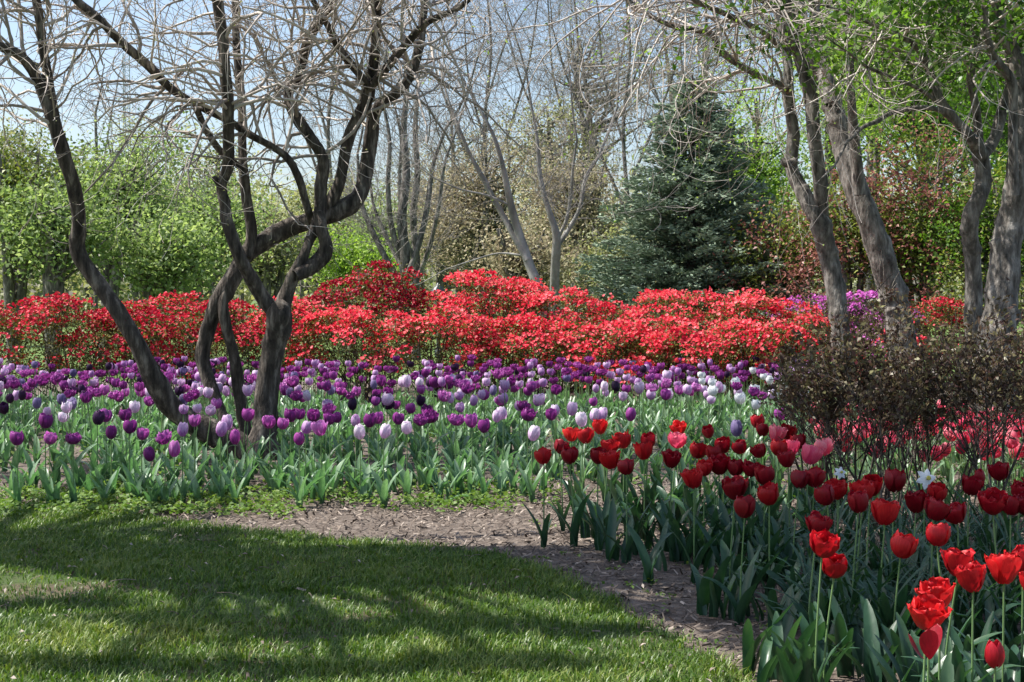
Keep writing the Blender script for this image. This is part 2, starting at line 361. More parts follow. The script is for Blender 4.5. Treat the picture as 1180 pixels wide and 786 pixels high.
def twig_from(P, r, count, y_lo, length, level, out, tips, up=.05, side=None, wig=.35, kids=3, spread=.9, r0=.011):
    idx = [i for i in range(1, len(P)) if P[i, 2] > y_lo]
    if not idx: return
    for _ in range(count):
        i = idx[int(rng.integers(len(idx)))]; T = norm(P[i] - P[i - 1])
        d = norm(np.cross(T, rng.normal(size=3))) + T * .5 + (np.array(side) if side else 0)
        grow(P[i], d, length * U(.6, 1.35), min(r[i] * .6, r0 * U(.6, 1.2)), level, out, tips, spread, kids, wig, up, .0022, 7, .62)
def put_tubes(mb, tubes, sides=None):
    for P, r, lv in tubes: tube(mb, P, r, sides or (3 if r[0] < .006 else 4 if r[0] < .012 else 6 if r[0] < .04 else 10), U(.1, .9))

LT = onz(300, 527); LD = LT[1]
def left_tree():
    t = thing('bare_tree', 'dark leaning multi-stemmed bare tree rising from the purple tulip bed', 'tree', (LT[0], LT[1], 0))
    L = (LT[0], LT[1], 0); limbs = {}
    def add(name, pts, d0, d1=None, ext=5, part='limb'):
        P, r = trace(pts, d0, d1, k=6)
        if ext: P, r = extend(P, r, ext)
        mb = MB(); tube(mb, P, r, 16 if r[0] > .03 else 10, .5, rough=.075); shift(mb, L)
        build(part, mb, M['bark_dark'], t, True); limbs[name] = (P, r)
    D = LD
    # the flared foot and main stem, up to the fork
    add('main', [(296, 545, 60), (298, 528, 46), (303, 500, 33), (305, 483, 29), (308, 443, 28), (314, 407, 27), (320, 380, 29), (322, 362, 31), (324, 350, 22)], D, ext=0, part='trunk')
    for fx, fy, w_ in ((268, 532, 20), (330, 533, 22), (300, 540, 26), (284, 538, 18), (316, 541, 18)): add('root', [(302, 505, 22), ((302 + fx) / 2 + (fx - 302) * .12, 524, w_), (fx + (fx - 302) * .4, fy + 4, w_ * .5)], D - .02, D - .08, ext=0, part='root')
    add('sweep', [(300, 530, 34), (272, 512, 34), (235, 494, 30), (200, 471, 27), (178, 440, 25), (160, 400, 22), (140, 365, 20), (112, 325, 19), (90, 290, 20), (91, 255, 17), (85, 215, 17), (72, 175, 17), (62, 140, 17), (52, 110, 17), (40, 85, 14), (20, 62, 12), (-15, 50, 10), (-60, 50, 8)], D, D - .8, part='trunk')
    add('sweep_fork', [(62, 135, 14), (56, 95, 12), (50, 60, 11), (46, 25, 11), (40, -10, 10), (36, -60, 8)], D - .6, D - .5)
    add('mid', [(285, 520, 20), (262, 492, 15), (258, 483, 14), (246, 453, 16), (234, 416, 17), (238, 388, 18), (246, 361, 20), (258, 337, 22), (273, 312, 22), (285, 292, 22), (310, 275, 22), (335, 262, 22), (365, 252, 22), (390, 243, 22), (413, 226, 20), (422, 198, 18), (428, 153, 17), (434, 126, 15), (462, 103, 12), (480, 69, 11), (487, 23, 10), (492, -20, 9)], D + .15, D + .5, part='trunk')
    add('thin', [(288, 520, 17), (281, 483, 15), (275, 446, 16), (269, 407, 14), (261, 379, 13), (257, 350, 13), (262, 325, 10)], D + .3, D + .2, ext=0, part='trunk')
    add('a', [(322, 364, 22), (305, 346, 18), (288, 318, 17), (278, 300, 16), (263, 260, 15), (259, 237, 13), (255, 214, 13), (263, 191, 14), (263, 153, 14), (263, 115, 14), (259, 76, 13), (256, 38, 14), (252, 8, 14), (248, -40, 11)], D - .02, D - .5)
    add('stub', [(262, 235, 10), (254, 215, 8), (247, 205, 7)], D - .25, D - .3, ext=0)
    add('b2', [(284, 296, 14), (290, 267, 13), (284, 229, 13), (280, 191, 11), (279, 153, 10), (278, 115, 10), (273, 57, 9), (271, 0, 9), (268, -40, 7)], D + .2, D + .4)
    add('diag', [(360, 256, 10), (355, 244, 9), (344, 206, 9), (328, 179, 9), (290, 156, 9), (259, 137, 9), (229, 122, 9), (198, 103, 11), (168, 73, 11), (141, 50, 11), (111, 19, 11), (88, 0, 9), (60, -30, 8)], D + .2, D - .6)
    add('diag2', [(280, 195, 8), (256, 176, 8), (237, 149, 9), (226, 124, 8)], D, D - .2, ext=0)
    add('b', [(322, 364, 24), (331, 337, 18), (341, 313, 16), (352, 290, 11), (359, 270, 11), (368, 244, 14), (370, 214, 15), (372, 183, 15), (359, 160, 14), (340, 134, 13), (332, 111, 12), (340, 95, 12), (349, 69, 12), (357, 42, 13), (378, 8, 12), (396, -35, 10)], D, D + .3)
    add('knob', [(340, 318, 15), (358, 308, 19), (373, 295, 20), (376, 282, 15), (371, 266, 15), (368, 246, 15)], D - .05, D + .1, ext=0)
    add('c', [(366, 262, 14), (390, 216, 14), (401, 160, 14), (419, 122, 15), (426, 99, 14), (432, 60, 12), (434, 20, 11), (436, -30, 9)], D + .35, D + .1)
    add('c2', [(424, 104, 10), (447, 76, 11), (466, 53, 10), (492, 26, 8), (530, 8, 7), (560, -20, 6)], D + .2, D - .3)
    add('c3', [(424, 100, 9), (413, 84, 10), (392, 58, 10), (378, 30, 8), (360, 0, 7)], D + .2, D - .2, ext=3)
    out, tips = [], []
    for k, (cnt, zlo, ln) in {'sweep': (30, 2.6, .9), 'sweep_fork': (26, 2.7, .9), 'mid': (40, 2.6, 1.0), 'a': (30, 2.5, .9), 'b2': (20, 2.6, .9), 'diag': (50, 2.4, .95), 'b': (36, 2.4, 1.0), 'c': (40, 2.5, 1.0), 'c2': (38, 2.5, 1.05), 'c3': (24, 2.5, .9)}.items():
        twig_from(*limbs[k], int(cnt * .66), zlo, ln * 1.12, 2, out, tips, up=U(-.05, .08), wig=.46, r0=.015)
    mb = MB(); put_tubes(mb, out); shift(mb, L); build('twigs', mb, M['twig'], t, True)
    # swelling leaf buds at the tips
    T = np.array(tips); lv = MB(); leaves(lv, T + rng.normal(size=T.shape) * .01, .02, .011, .3, rng.uniform(0, .6, len(T)))
    shift(lv, L); build('foliage', lv, M['leaf_yellow'], t)
left_tree()

def leaf_cloud(mb, clumps, per, L, W, spread=(.35, .22), up=.5, var_jit=.22):
    for c in clumps:
        n = max(3, int(per * U(.3, 1.1))); s = U(.6, 1.9)
        P = np.array(c) + rng.normal(size=(n, 3)) * np.array([spread[0], spread[0], spread[1]]) * s * .6
        leaves(mb, P, L, W, up, np.clip(U(.05, .85) + rng.normal(size=n) * var_jit, 0, 1))

def right_tree(name, label, foot, limbs, D, fork_leaf=(0, 0, 0), bark='bark_grey', tw=None, z_lo=3.4, twigmat='twig', budmat='leaf_bright', leafn=0, leafmat='leaf_deep'):
    b = at(foot[0], foot[1], D); base = (b[0], D, 0)
    t = thing(name, label, 'tree', base); res = []
    for i, (part, pts, d0, d1, ext) in enumerate(limbs):
        P, r = trace(pts, D + d0, D + d1, wob_=.08)
        if i == 0:                                              # down to the ground with a root flare
            f = P[0]; low = [[f[0] * 1 + (b[0] - f[0]) * .5, D, f[2] * .5, r[0] * 1.08], [b[0], D, .12, r[0] * 1.3], [b[0], D, -.08, r[0] * 1.75]][::-1]
            low = np.array(low); P = np.vstack([low[:, :3], P]); r = np.concatenate([low[:, 3], r]); Q = spline(np.column_stack([P, r]), 3); P, r = Q[:, :3], Q[:, 3]
        if ext: P, r = extend(P, r, ext, .4)
        mb = MB(); tube(mb, P, r, 18 if r[0] > .08 else 10, .5, rough=.055); shift(mb, base)
        build(part, mb, M[bark], t, True); res.append((P, r))
    out, tips = [], []
    for i, (P, r) in enumerate(res):
        if tw and tw[i]: twig_from(P, r, tw[i], z_lo, 1.25, 2, out, tips, up=-.01, wig=.3, r0=.016)
    if out:
        mb = MB(); put_tubes(mb, out); shift(mb, base); build('twigs', mb, M[twigmat], t, True)
        T = np.array(tips)
        if leafn:
            lv = MB(); leaf_cloud(lv, [p for p in T if p[2] > 3.7], leafn, .085, .05, (.3, .2)); shift(lv, base); build('crown', lv, M[leafmat], t)
        else:
            lv = MB(); leaves(lv, T, .05, .025, .5); shift(lv, base); build('foliage', lv, M[budmat], t)
    return res
right_tree('forked_tree', 'slim dark grey trunk forking in two, standing just left of the thickest leaning trunk', (968, 0), [
    ('trunk', [(972, 420, 25), (969, 385, 23), (965, 350, 23), (958, 310, 24), (952, 285, 24), (946, 262, 26), (942, 250, 22), (930, 230, 20), (921, 214, 18), (912, 191, 16), (914, 153, 15), (909, 115, 14), (908, 76, 12), (902, 38, 12), (894, 0, 11), (888, -50, 9)], 0, .2, 5),
    ('limb', [(948, 262, 18), (946, 240, 17), (944, 206, 16), (938, 160, 16), (935, 115, 17), (925, 76, 17), (914, 38, 17), (906, 0, 16), (900, -60, 12)], .05, -.3, 5),
    ('limb', [(908, 104, 10), (902, 99, 9), (868, 84, 8), (833, 61, 9), (818, 38, 8), (780, 32, 6), (740, 12, 5), (700, -20, 5)], .1, -1.2, 4),
    ('limb', [(916, 185, 8), (906, 189, 9), (902, 184, 8)], .1, 0, 0),
    ('limb', [(906, 60, 9), (880, 38, 7), (845, 20, 7), (800, 0, 6), (760, -30, 5)], 0, -2.5, 3),
], 17.0, tw=[4, 6, 34, 0, 44])
right_tree('leaning_tree', 'thick grey trunk leaning left, lit along one side, behind the bronze shrubs', (1045, 0), [
    ('trunk', [(1042, 420, 36), (1038, 385, 35), (1032, 355, 34), (1026, 330, 33), (1012, 285, 31), (999, 248, 29), (982, 206, 29), (971, 164, 27), (963, 134, 25), (952, 95, 22), (936, 65, 20), (927, 34, 15), (921, 0, 14), (914, -60, 11)], 0, .5, 5),
    ('limb', [(990, 225, 16), (988, 198, 15), (984, 153, 13), (980, 95, 10), (980, 38, 10), (980, 0, 9), (982, -50, 8)], -.15, -.6, 4),
    ('limb', [(958, 120, 16), (950, 80, 16), (942, 31, 15), (940, 0, 14), (938, -60, 11)], .1, .6, 4),
    ('limb', [(932, 55, 9), (905, 20, 8), (870, -5, 7), (820, -30, 6)], 0, -4.5, 3),
], 19.0, tw=[4, 6, 4, 50], z_lo=4.4)
right_tree('crooked_tree', 'crooked pale grey trunk dappled with sun, left one of the pair beside the bronze shrubs', (1123, 0), [
    ('trunk', [(1122, 430, 24), (1122, 397, 22), (1122, 347, 21), (1121, 301, 20), (1118, 272, 20), (1119, 248, 21), (1129, 226, 20), (1133, 208, 20), (1131, 187, 20), (1127, 172, 18), (1118, 158, 13), (1097, 134, 11), (1081, 111, 12), (1072, 84, 10), (1062, 61, 8), (1039, 42, 6), (1010, 30, 5)], 0, -.6, 3),
    ('limb', [(1131, 180, 15), (1146, 160, 14), (1156, 122, 13), (1165, 92, 12), (1162, 50, 14), (1146, 11, 13), (1138, -40, 11)], 0, .5, 5),
    ('limb', [(1129, 180, 12), (1125, 126, 10), (1118, 88, 9), (1126, 46, 8), (1108, 27, 7), (1085, 0, 6), (1070, -40, 5)], 0, -.5, 4),
    ('limb', [(1100, 140, 8), (1085, 128, 6), (1062, 124, 6), (1028, 130, 6), (1010, 140, 6), (994, 147, 5), (975, 165, 4)], -.3, -1.4, 2),
    ('limb', [(1094, 130, 5), (1062, 104, 5), (1030, 90, 4), (1000, 78, 4)], -.3, -1.2, 2),
], 16.0, tw=[16, 18, 20, 8, 8], z_lo=3.7, leafn=24)
right_tree('stout_tree', 'stout grey trunk with long lit bark, right one of the pair by the bronze shrubs', (1150, 0), [
    ('trunk', [(1145, 430, 50), (1148, 392, 46), (1154, 350, 40), (1158, 300, 37), (1163, 265, 36), (1170, 235, 34), (1173, 205, 30), (1176, 160, 22), (1177, 115, 18), (1172, 69, 17), (1150, 23, 16), (1140, -30, 12)], 0, .3, 5),
    ('limb', [(1168, 225, 14), (1168, 190, 12), (1167, 140, 11), (1166, 95, 11), (1143, 61, 9), (1135, 23, 8), (1138, -40, 7)], -.25, -.7, 4),
    ('limb', [(1176, 200, 18), (1190, 150, 16), (1215, 90, 14), (1240, 10, 12), (1255, -60, 10)], 0, .4, 5),
], 15.0, tw=[18, 20, 24], z_lo=3.7, leafn=24)

# ------------------------------------------------------------------ trees behind
def crown_tree(name, label, px, D, top_y, half_w, bot_y, n_clump, per, leafmat, leaf=(.09, .06), bark='bark_grey', group=None, spread=(.5, .32), trunk_r=.12, fill=.35, up=.5, multi=1):
    """a broadleaf tree: trunk and limbs run to every clump of leaves; sizes read off the photograph at its depth"""
    b = at(px, 345, D); base = np.array([b[0], D, 0.])
    ztop = at(px, top_y, D)[2]; zbot = max(.25, at(px, bot_y, D)[2]); rx = half_w / F * D
    t = thing(name, label, 'tree', base, group)
    cz = (ztop + zbot) / 2; rz = (ztop - zbot) / 2; cl = []
    lobes = []
    for _ in range(int(7 + n_clump / 22)):
        d = norm(rng.normal(size=3)); q = U(.25, .80); lobes.append((d * q, U(.30, .60)))
    for _ in range(n_clump):
        c0, lr = lobes[int(rng.integers(len(lobes)))]; d = norm(rng.normal(size=3)); q = c0 + d * lr * rng.uniform() ** .45
        cl.append(np.array([q[0] * rx, q[1] * rx * .8, max(.3, cz + q[2] * rz)]))
    tr = MB()
    trunks = []
    for k in range(multi):
        a = U(0, 6.28); lean = (.12 + .25 * (multi > 1)) * rx
        P = spline(np.array([[0, 0, -.1, trunk_r * 1.5], [0, 0, .15, trunk_r * 1.05], [lean * .3 * math.cos(a), lean * .3 * math.sin(a), zbot * .7 + .3, trunk_r * .9],
                             [lean * .7 * math.cos(a), lean * math.sin(a) * .7, cz, trunk_r * .6], [lean * math.cos(a), lean * math.sin(a), ztop - rz * .3, trunk_r * .2]]), 5)
        tube(tr, P[:, :3], P[:, 3], 9, .5, .05); trunks.append(P)
    for c in cl:
        if rng.uniform() < .6:
            P = trunks[int(rng.integers(len(trunks)))]; z = np.clip(c[2] - np.hypot(c[0], c[1]) * U(.3, .9), .4, ztop - rz * .5); i = int(np.argmin(abs(P[:, 2] - z))); a = P[i, :3]
            mid = a * .5 + c * .5 + rng.normal(size=3) * .1 * rx * .4 + np.array([0, 0, -.05 * rx]); Q = spline([a, mid, c], 3)
            tube(tr, Q, np.linspace(min(P[i, 3] * .6, .05), .008, len(Q)), 4, .5)
    build('trunk', tr, M[bark], t, True)
    lv = MB(); leaf_cloud(lv, cl, per, leaf[0], leaf[1], (spread[0] * 1, spread[1]), up); build('crown', lv, M[leafmat], t)
    return t
BG = 'leafy trees beyond the azaleas'
crown_tree('leafy_tree', 'low olive brown leafing tree farthest left behind the azaleas', 15, 27, 150, 85, 325, 150, 60, 'leaf_olive', leaf=(.085, .055), group=BG, multi=3)
crown_tree('leafy_tree', 'fresh green leafy tree behind the sweeping dark stem', 120, 30, 145, 105, 320, 230, 60, 'leaf_green', group=BG, multi=3)
crown_tree('leafy_tree', 'fresh green spreading tree just left of the dark upright stems', 222, 32, 195, 85, 325, 160, 60, 'leaf_green', group=BG, multi=3)
crown_tree('leafy_tree', 'tall yellow green tree seen between the dark bare stems', 250, 46, 138, 120, 325, 190, 50, 'leaf_yellow', leaf=(.11, .07), group=BG, trunk_r=.2)
crown_tree('leafy_tree', 'yellow green haze of new leaves right of the forked dark stem', 375, 50, 190, 90, 335, 170, 70, 'leaf_yellow', leaf=(.12, .08), group=BG, trunk_r=.2)
crown_tree('leafy_tree', 'low bright green tree between forked dark stem and grey bare trees', 400, 38, 262, 60, 335, 110, 75, 'leaf_bright', group=BG, multi=2)
crown_tree('leafy_tree', 'pale olive tree rising highest at the far left edge', -30, 40, 95, 110, 320, 170, 75, 'leaf_yellow', leaf=(.11, .07), group=BG, trunk_r=.22)
crown_tree('budding_tree', 'broad tan budding tree behind the pale forked trunk', 560, 44, 150, 105, 335, 260, 60, 'leaf_tan', leaf=(.10, .07), group=BG, trunk_r=.16, multi=3)
crown_tree('budding_tree', 'tan and yellow budding tree between the pale trunk and the spruce', 668, 40, 165, 75, 335, 190, 60, 'leaf_tan', leaf=(.10, .07), group=BG, trunk_r=.14, multi=3)
crown_tree('leafy_tree', 'yellow green sprays of leaves high behind the budding tan trees', 640, 52, 110, 85, 250, 90, 60, 'leaf_yellow', leaf=(.13, .09), group=BG, trunk_r=.2)
crown_tree('leafy_tree', 'small olive yellow tree at the foot of the budding trees', 735, 34, 262, 60, 338, 90, 70, 'leaf_yellow', group=BG, multi=2)
crown_tree('leafy_tree', 'bright lime green tree between the spruce and the forked trunk', 880, 36, 75, 85, 325, 230, 80, 'leaf_bright', group=BG, trunk_r=.16)
crown_tree('leafy_tree', 'tall bright green tree filling the sky above the bronze red shrub', 1060, 40, -120, 170, 260, 380, 90, 'leaf_bright', leaf=(.12, .08), group=BG, trunk_r=.25)
crown_tree('leafy_tree', 'tall dark green tree farthest right behind the trunk pair', 1200, 34, -60, 120, 300, 240, 90, 'leaf_deep', leaf=(.11, .07), group=BG, trunk_r=.22)
crown_tree('leafy_tree', 'deep green tree standing high above the lime green one', 960, 48, -60, 110, 190, 170, 80, 'leaf_green', leaf=(.13, .09), group=BG, trunk_r=.22)
for a in (('fresh green tree with drooping low boughs behind the leftmost azaleas', 60, 26, 215, 80, 345, 150, 52, 'leaf_green'),
          ('light green small tree low between the sweeping stem and the middle stems', 180, 27, 235, 75, 345, 140, 52, 'leaf_green'),
          ('tall pale green tree rising behind the fresh green ones', 165, 50, 135, 110, 320, 200, 60, 'leaf_yellow'),
          ('yellow green bushy tree low behind the forked dark stem', 310, 36, 225, 75, 345, 140, 70, 'leaf_yellow'),
          ('light green bushy tree low left of the grey bare trees', 430, 48, 215, 70, 345, 130, 50, 'leaf_green'),
          ('tan budding bushes low behind the pale forked trunks', 600, 34, 250, 75, 345, 130, 60, 'leaf_tan'),
          ('tan budding tree low left of the spruce', 700, 46, 215, 60, 345, 110, 60, 'leaf_tan'),
          ('olive tree low behind the grey bare trees', 505, 52, 190, 70, 345, 120, 60, 'leaf_tan')):
    crown_tree('leafy_tree', *a, group=BG, multi=3, leaf=(.10, .065))
for a in (('tall hazy budding tree filling the view above the pale forked trunks', 700, 54, 5, 120, 240, 150, 34, 'leaf_tan'),
          ('tall grey green budding tree rising behind the spruce tip', 800, 58, -20, 110, 230, 130, 34, 'leaf_yellow'),
          ('hazy yellow green tree rising between the grey bare trees and pale forks', 530, 60, 95, 90, 300, 110, 36, 'leaf_yellow'),
          ('bright green tree crown seen through the gap between the forked and crooked trunks', 1000, 44, -80, 120, 210, 220, 80, 'leaf_bright'),
          ('bright green tree crown high above the far right trunks', 1130, 46, -100, 120, 220, 220, 80, 'leaf_bright')):
    crown_tree('leafy_tree', *a, group=BG, multi=2, leaf=(.12, .075), spread=(.7, .45), fill=.5, trunk_r=.16)
RB = 'broad shrubs under the trunks at the back'
def big_shrub(label, px, D, ty, hw, m1, m2, n=150):
    t = crown_tree('bronze_shrub', label, px, D, ty, hw, 352, n, 60, m1, leaf=(.075, .045), group=RB, spread=(.34, .26), trunk_r=.06, multi=4, fill=.5)
    t['category'] = 'shrub'
    lv = MB(); rx = hw / F * D; zt = at(px, ty, D)[2]; cl = []
    for _ in range(n // 2):
        d = norm(rng.normal(size=3)); d[1] = -abs(d[1]); cl.append([d[0] * rx * .95, d[1] * rx * .9, zt * .52 + d[2] * zt * .46])
    leaf_cloud(lv, cl, 60, .075, .045, (.3, .2)); build('young_growth', lv, M[m2], t)
big_shrub('bronze red leaved shrub just right of the spruce', 905, 25, 235, 70, 'leaf_olive', 'leaf_red', 100)
big_shrub('bronze red and green shrub seen between forked and leaning trunks', 985, 24, 190, 65, 'leaf_olive', 'leaf_red', 110)
big_shrub('tall bronze red shrub between the leaning trunk and the crooked trunk', 1060, 24, 150, 75, 'leaf_olive', 'leaf_red', 170)
big_shrub('dark green and olive shrub behind the two trunks at the far right', 1160, 23, 185, 75, 'leaf_deep', 'leaf_olive', 160)

def bare_bg(name, label, foot_px, D, limbs_px, tubes_extra, bark, group, twm='twig_grey', tw_n=12, zlo=2.2, ln=1.2, up=.1):
    b = at(foot_px, 345, D); base = np.array([b[0], D, 0.]); t = thing(name, label, 'tree', base, group)
    mb = MB(); out, tips = [], []
    for i, pts in enumerate(limbs_px):
        P, r = trace(pts, D, D + U(-.6, .6), wob_=.1)
        if pts[0][1] > 330: P = np.vstack([[b[0] + (P[0, 0] - b[0]) * .3, D, -.1], P]); r = np.concatenate([[r[0] * 1.4], r])
        P, r = extend(P, r, 5, .5); tube(mb, P, r, 9, .5, .04)
        twig_from(P, r, tw_n, zlo, ln, 2, out, tips, up=up, wig=.3, r0=.00045 * D, kids=5)
    shift(mb, base); build('trunk', mb, M[bark], t, True)
    tb = MB(); put_tubes(tb, [(P, np.maximum(r * .8, .003), l) for P, r, l in out], 3); shift(tb, base); build('twigs', tb, M[twm], t, True)
    return t
BB = 'bare trees beyond the azaleas'
bare_bg('pale_forked_tree', 'pale smooth bark trunk forking low and leaning left', 628, 24, [
    [(628, 350, 15), (620, 330, 13), (610, 305, 12), (598, 270, 10), (588, 235, 9), (580, 195, 7), (570, 160, 5), (555, 130, 4), (535, 95, 3)],
    [(608, 300, 9), (590, 268, 8), (572, 235, 7), (556, 205, 6), (540, 175, 5), (530, 150, 4), (518, 120, 3)],
    [(588, 237, 4), (560, 225, 3), (530, 218, 2.4), (500, 205, 1.8)],
    [(605, 295, 3.5), (575, 292, 2.6), (545, 300, 2), (515, 310, 1.4)]], 0, 'bark_pale', BB, tw_n=9)
bare_bg('pale_forked_tree', 'pale trunk with a dark side and one arched limb, right of the leaning pale fork', 641, 24.5, [
    [(640, 350, 13), (639, 330, 12), (640, 300, 11), (641, 270, 10), (630, 235, 7), (622, 200, 6), (619, 160, 4), (612, 120, 3)],
    [(641, 285, 7), (655, 265, 6), (668, 240, 5), (675, 205, 5), (690, 180, 4)],
    [(645, 270, 5), (652, 255, 4), (658, 225, 4), (660, 195, 3)]], 0, 'bark_pale', BB, tw_n=9)
for px, dd, lab, w in ((465, 29, 'grey bare tree with a cluster of upright stems behind the azalea hump', 15), (478, 31, 'grey bare tree with slender stems, second behind the azalea hump', 11)):
    bare_bg('bare_tree', lab, px, dd, [
        [(px, 350, w), (px + 2, 300, w * .85), (px - 2, 250, w * .8), (px + 3, 200, w * .7), (px, 150, w * .55), (px + 4, 100, w * .4), (px, 50, w * .3)],
        [(px - 3, 330, w * .6), (px - 22, 295, w * .5), (px - 38, 262, w * .45), (px - 48, 235, w * .35), (px - 52, 205, w * .25)],
        [(px + 4, 320, w * .55), (px + 18, 280, w * .5), (px + 28, 235, w * .45), (px + 34, 190, w * .35), (px + 48, 150, w * .25)],
        [(px - 1, 300, w * .5), (px - 14, 260, w * .45), (px - 18, 210, w * .4), (px - 16, 160, w * .3), (px - 26, 110, w * .2)]], 0, 'bark_grey', BB, tw_n=10, zlo=1.8, ln=1.3)
for px, dd, lab, sp in ((560, 60, 'tall hazy bare tree whose fine twigs stand against the sky', 1), (720, 42, 'fine twigged grey brown bare tree above and left of the spruce', 1.2), (380, 62, 'distant bare tree between dark stems and grey trunks', .9), (110, 70, 'thin distant bare tree left of the radio mast', .7), (660, 55, 'tall grey bare tree behind the pale forked trunks', 1.1), (810, 48, 'bare twiggy tree rising behind the spruce tip', 1.1)):
    bare_bg('bare_tree', lab, px, dd, [
        [(px, 350, 7), (px + 4, 250, 5.5), (px - 2, 150, 4.5), (px + 6, 60, 3.2), (px, -20, 2.4)],
        [(px, 240, 4), (px - 30 * sp, 160, 3.2), (px - 55 * sp, 90, 2.5), (px - 70 * sp, 30, 1.8)],
        [(px + 2, 220, 4), (px + 30 * sp, 140, 3.2), (px + 50 * sp, 70, 2.5), (px + 60 * sp, 0, 1.8)],
        [(px, 170, 3.5), (px - 20 * sp, 90, 2.5), (px - 25 * sp, 20, 1.8)], [(px, 120, 3), (px + 22 * sp, 50, 2.2), (px + 45 * sp, 10, 1.6)]] if sp != .7 else [[(px, 350, 5), (px + 2, 220, 4), (px, 130, 3)], [(px, 240, 3), (px + 12, 170, 2), (px + 20, 120, 2)]], 0, 'bark_grey', BB, tw_n=18 if sp > .7 else 6, zlo=4.0, ln=2.6 if sp > .7 else 1.5, up=.04)

def spruce(name, label, px, D, ty, hw, seed=0, n_lv=36):
    b = at(px, 345, D); base = np.array([b[0], D, 0.]); H = at(px, ty, D)[2]; RX = hw / F * D
    t = thing(name, label, 'spruce', base); tr = MB(); tube(tr, np.array([[0, 0, -.1], [0, 0, H * .5], [0, 0, H]]), [.14, .08, .01], 9, .5, .04)
    nd = MB(); Cn, Dn, Vn = [], [], []
    for i in range(n_lv):
        f = (i + .3) / n_lv; z = .3 + (H - .35) * f; rad = (RX * (1 - f) ** .64 + .06) * U(.86, 1.1); nb = int(8 + 11 * (1 - f))
        for k in range(nb):
            a = k * 6.283 / nb + i * 1.9 + U(-.2, .2); rr = rad * U(.6, 1.15); droop = .10 * rr
            d = np.array([math.cos(a), math.sin(a), 0]); zz = z + U(-.07, .07)
            tt = np.linspace(0, 1, 5); Q = np.outer(tt * rr, d) + np.outer(-droop * tt + .26 * rr * np.maximum(0, tt - .55) ** 1.2 + .0, [0, 0, 1]) + [0, 0, zz]
            tube(tr, Q, np.linspace(.018, .004, 5) * (1.3 - f), 3, .5)
            sv = U(.2, .7); side = np.array([-d[1], d[0], 0])
            n = int(95 * rr / max(.4, RX) * 1.6) + 25; u = rng.uniform(.15, 1.04, n) ** .7; wdt = .34 * rr * (1 - u * .72) + .04; off = rng.uniform(-1, 1, n) * wdt
            zt = np.interp(u, tt, Q[:, 2]) - abs(off) * .35 + rng.normal(size=n) * .035 - .02
            Pn = np.outer(u * rr, d) + np.outer(off, side); Pn[:, 2] = zt; Cn.append(Pn)
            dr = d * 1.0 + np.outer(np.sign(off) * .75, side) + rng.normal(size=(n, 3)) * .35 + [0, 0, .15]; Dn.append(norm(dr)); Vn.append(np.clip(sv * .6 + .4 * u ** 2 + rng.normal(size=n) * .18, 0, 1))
    Cn = np.vstack(Cn); Dn = np.vstack(Dn); Vn = np.concatenate(Vn); n = len(Cn)
    for rot in range(2):                                          # each shoot: two crossed blades of needles
        N = norm(np.cross(Dn, rng.normal(size=(n, 3)))); L = rng.uniform(.04, .085, n)[:, None]; W = rng.uniform(.012, .024, n)[:, None]
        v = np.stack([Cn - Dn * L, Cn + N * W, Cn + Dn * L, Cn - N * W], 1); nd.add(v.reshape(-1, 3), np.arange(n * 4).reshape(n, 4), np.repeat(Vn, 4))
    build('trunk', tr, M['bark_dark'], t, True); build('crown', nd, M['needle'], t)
spruce('spruce', 'tall blue grey spruce standing behind the red azaleas', 797, 26, 84, 148)
spruce('spruce', 'lower dark spruce touching the right side of the tall one', 880, 27.5, 230, 62, n_lv=20)
# far woodland that reads as one mass
def woods():
    mb = MB()
    for k in range(170):
        a = R(-30 + 60 * k / 169.0) + U(-.008, .008); D = U(68, 95); x = D * math.tan(a); h = U(4.5, 9)
        P = np.column_stack([rng.normal(size=230) * 1.6 + x, D + rng.normal(size=230) * 1.5, rng.uniform(0, 1, 230) ** .9 * h])
        leaves(mb, P, .42, .30, .4, np.clip(U(.1, .8) + rng.normal(size=230) * .2, 0, 1))
        tube(mb, [[x, D, -.1], [x + U(-.3, .3), D, h * .5], [x + U(-.8, .8), D, h]], [.13, .09, .02], 5, .05, mi=1)
    return mb
tag(build('woods', woods(), [M['leaf_yellow'], M['bark_grey']]), 'far off spring woodland closing the park', kind='stuff')

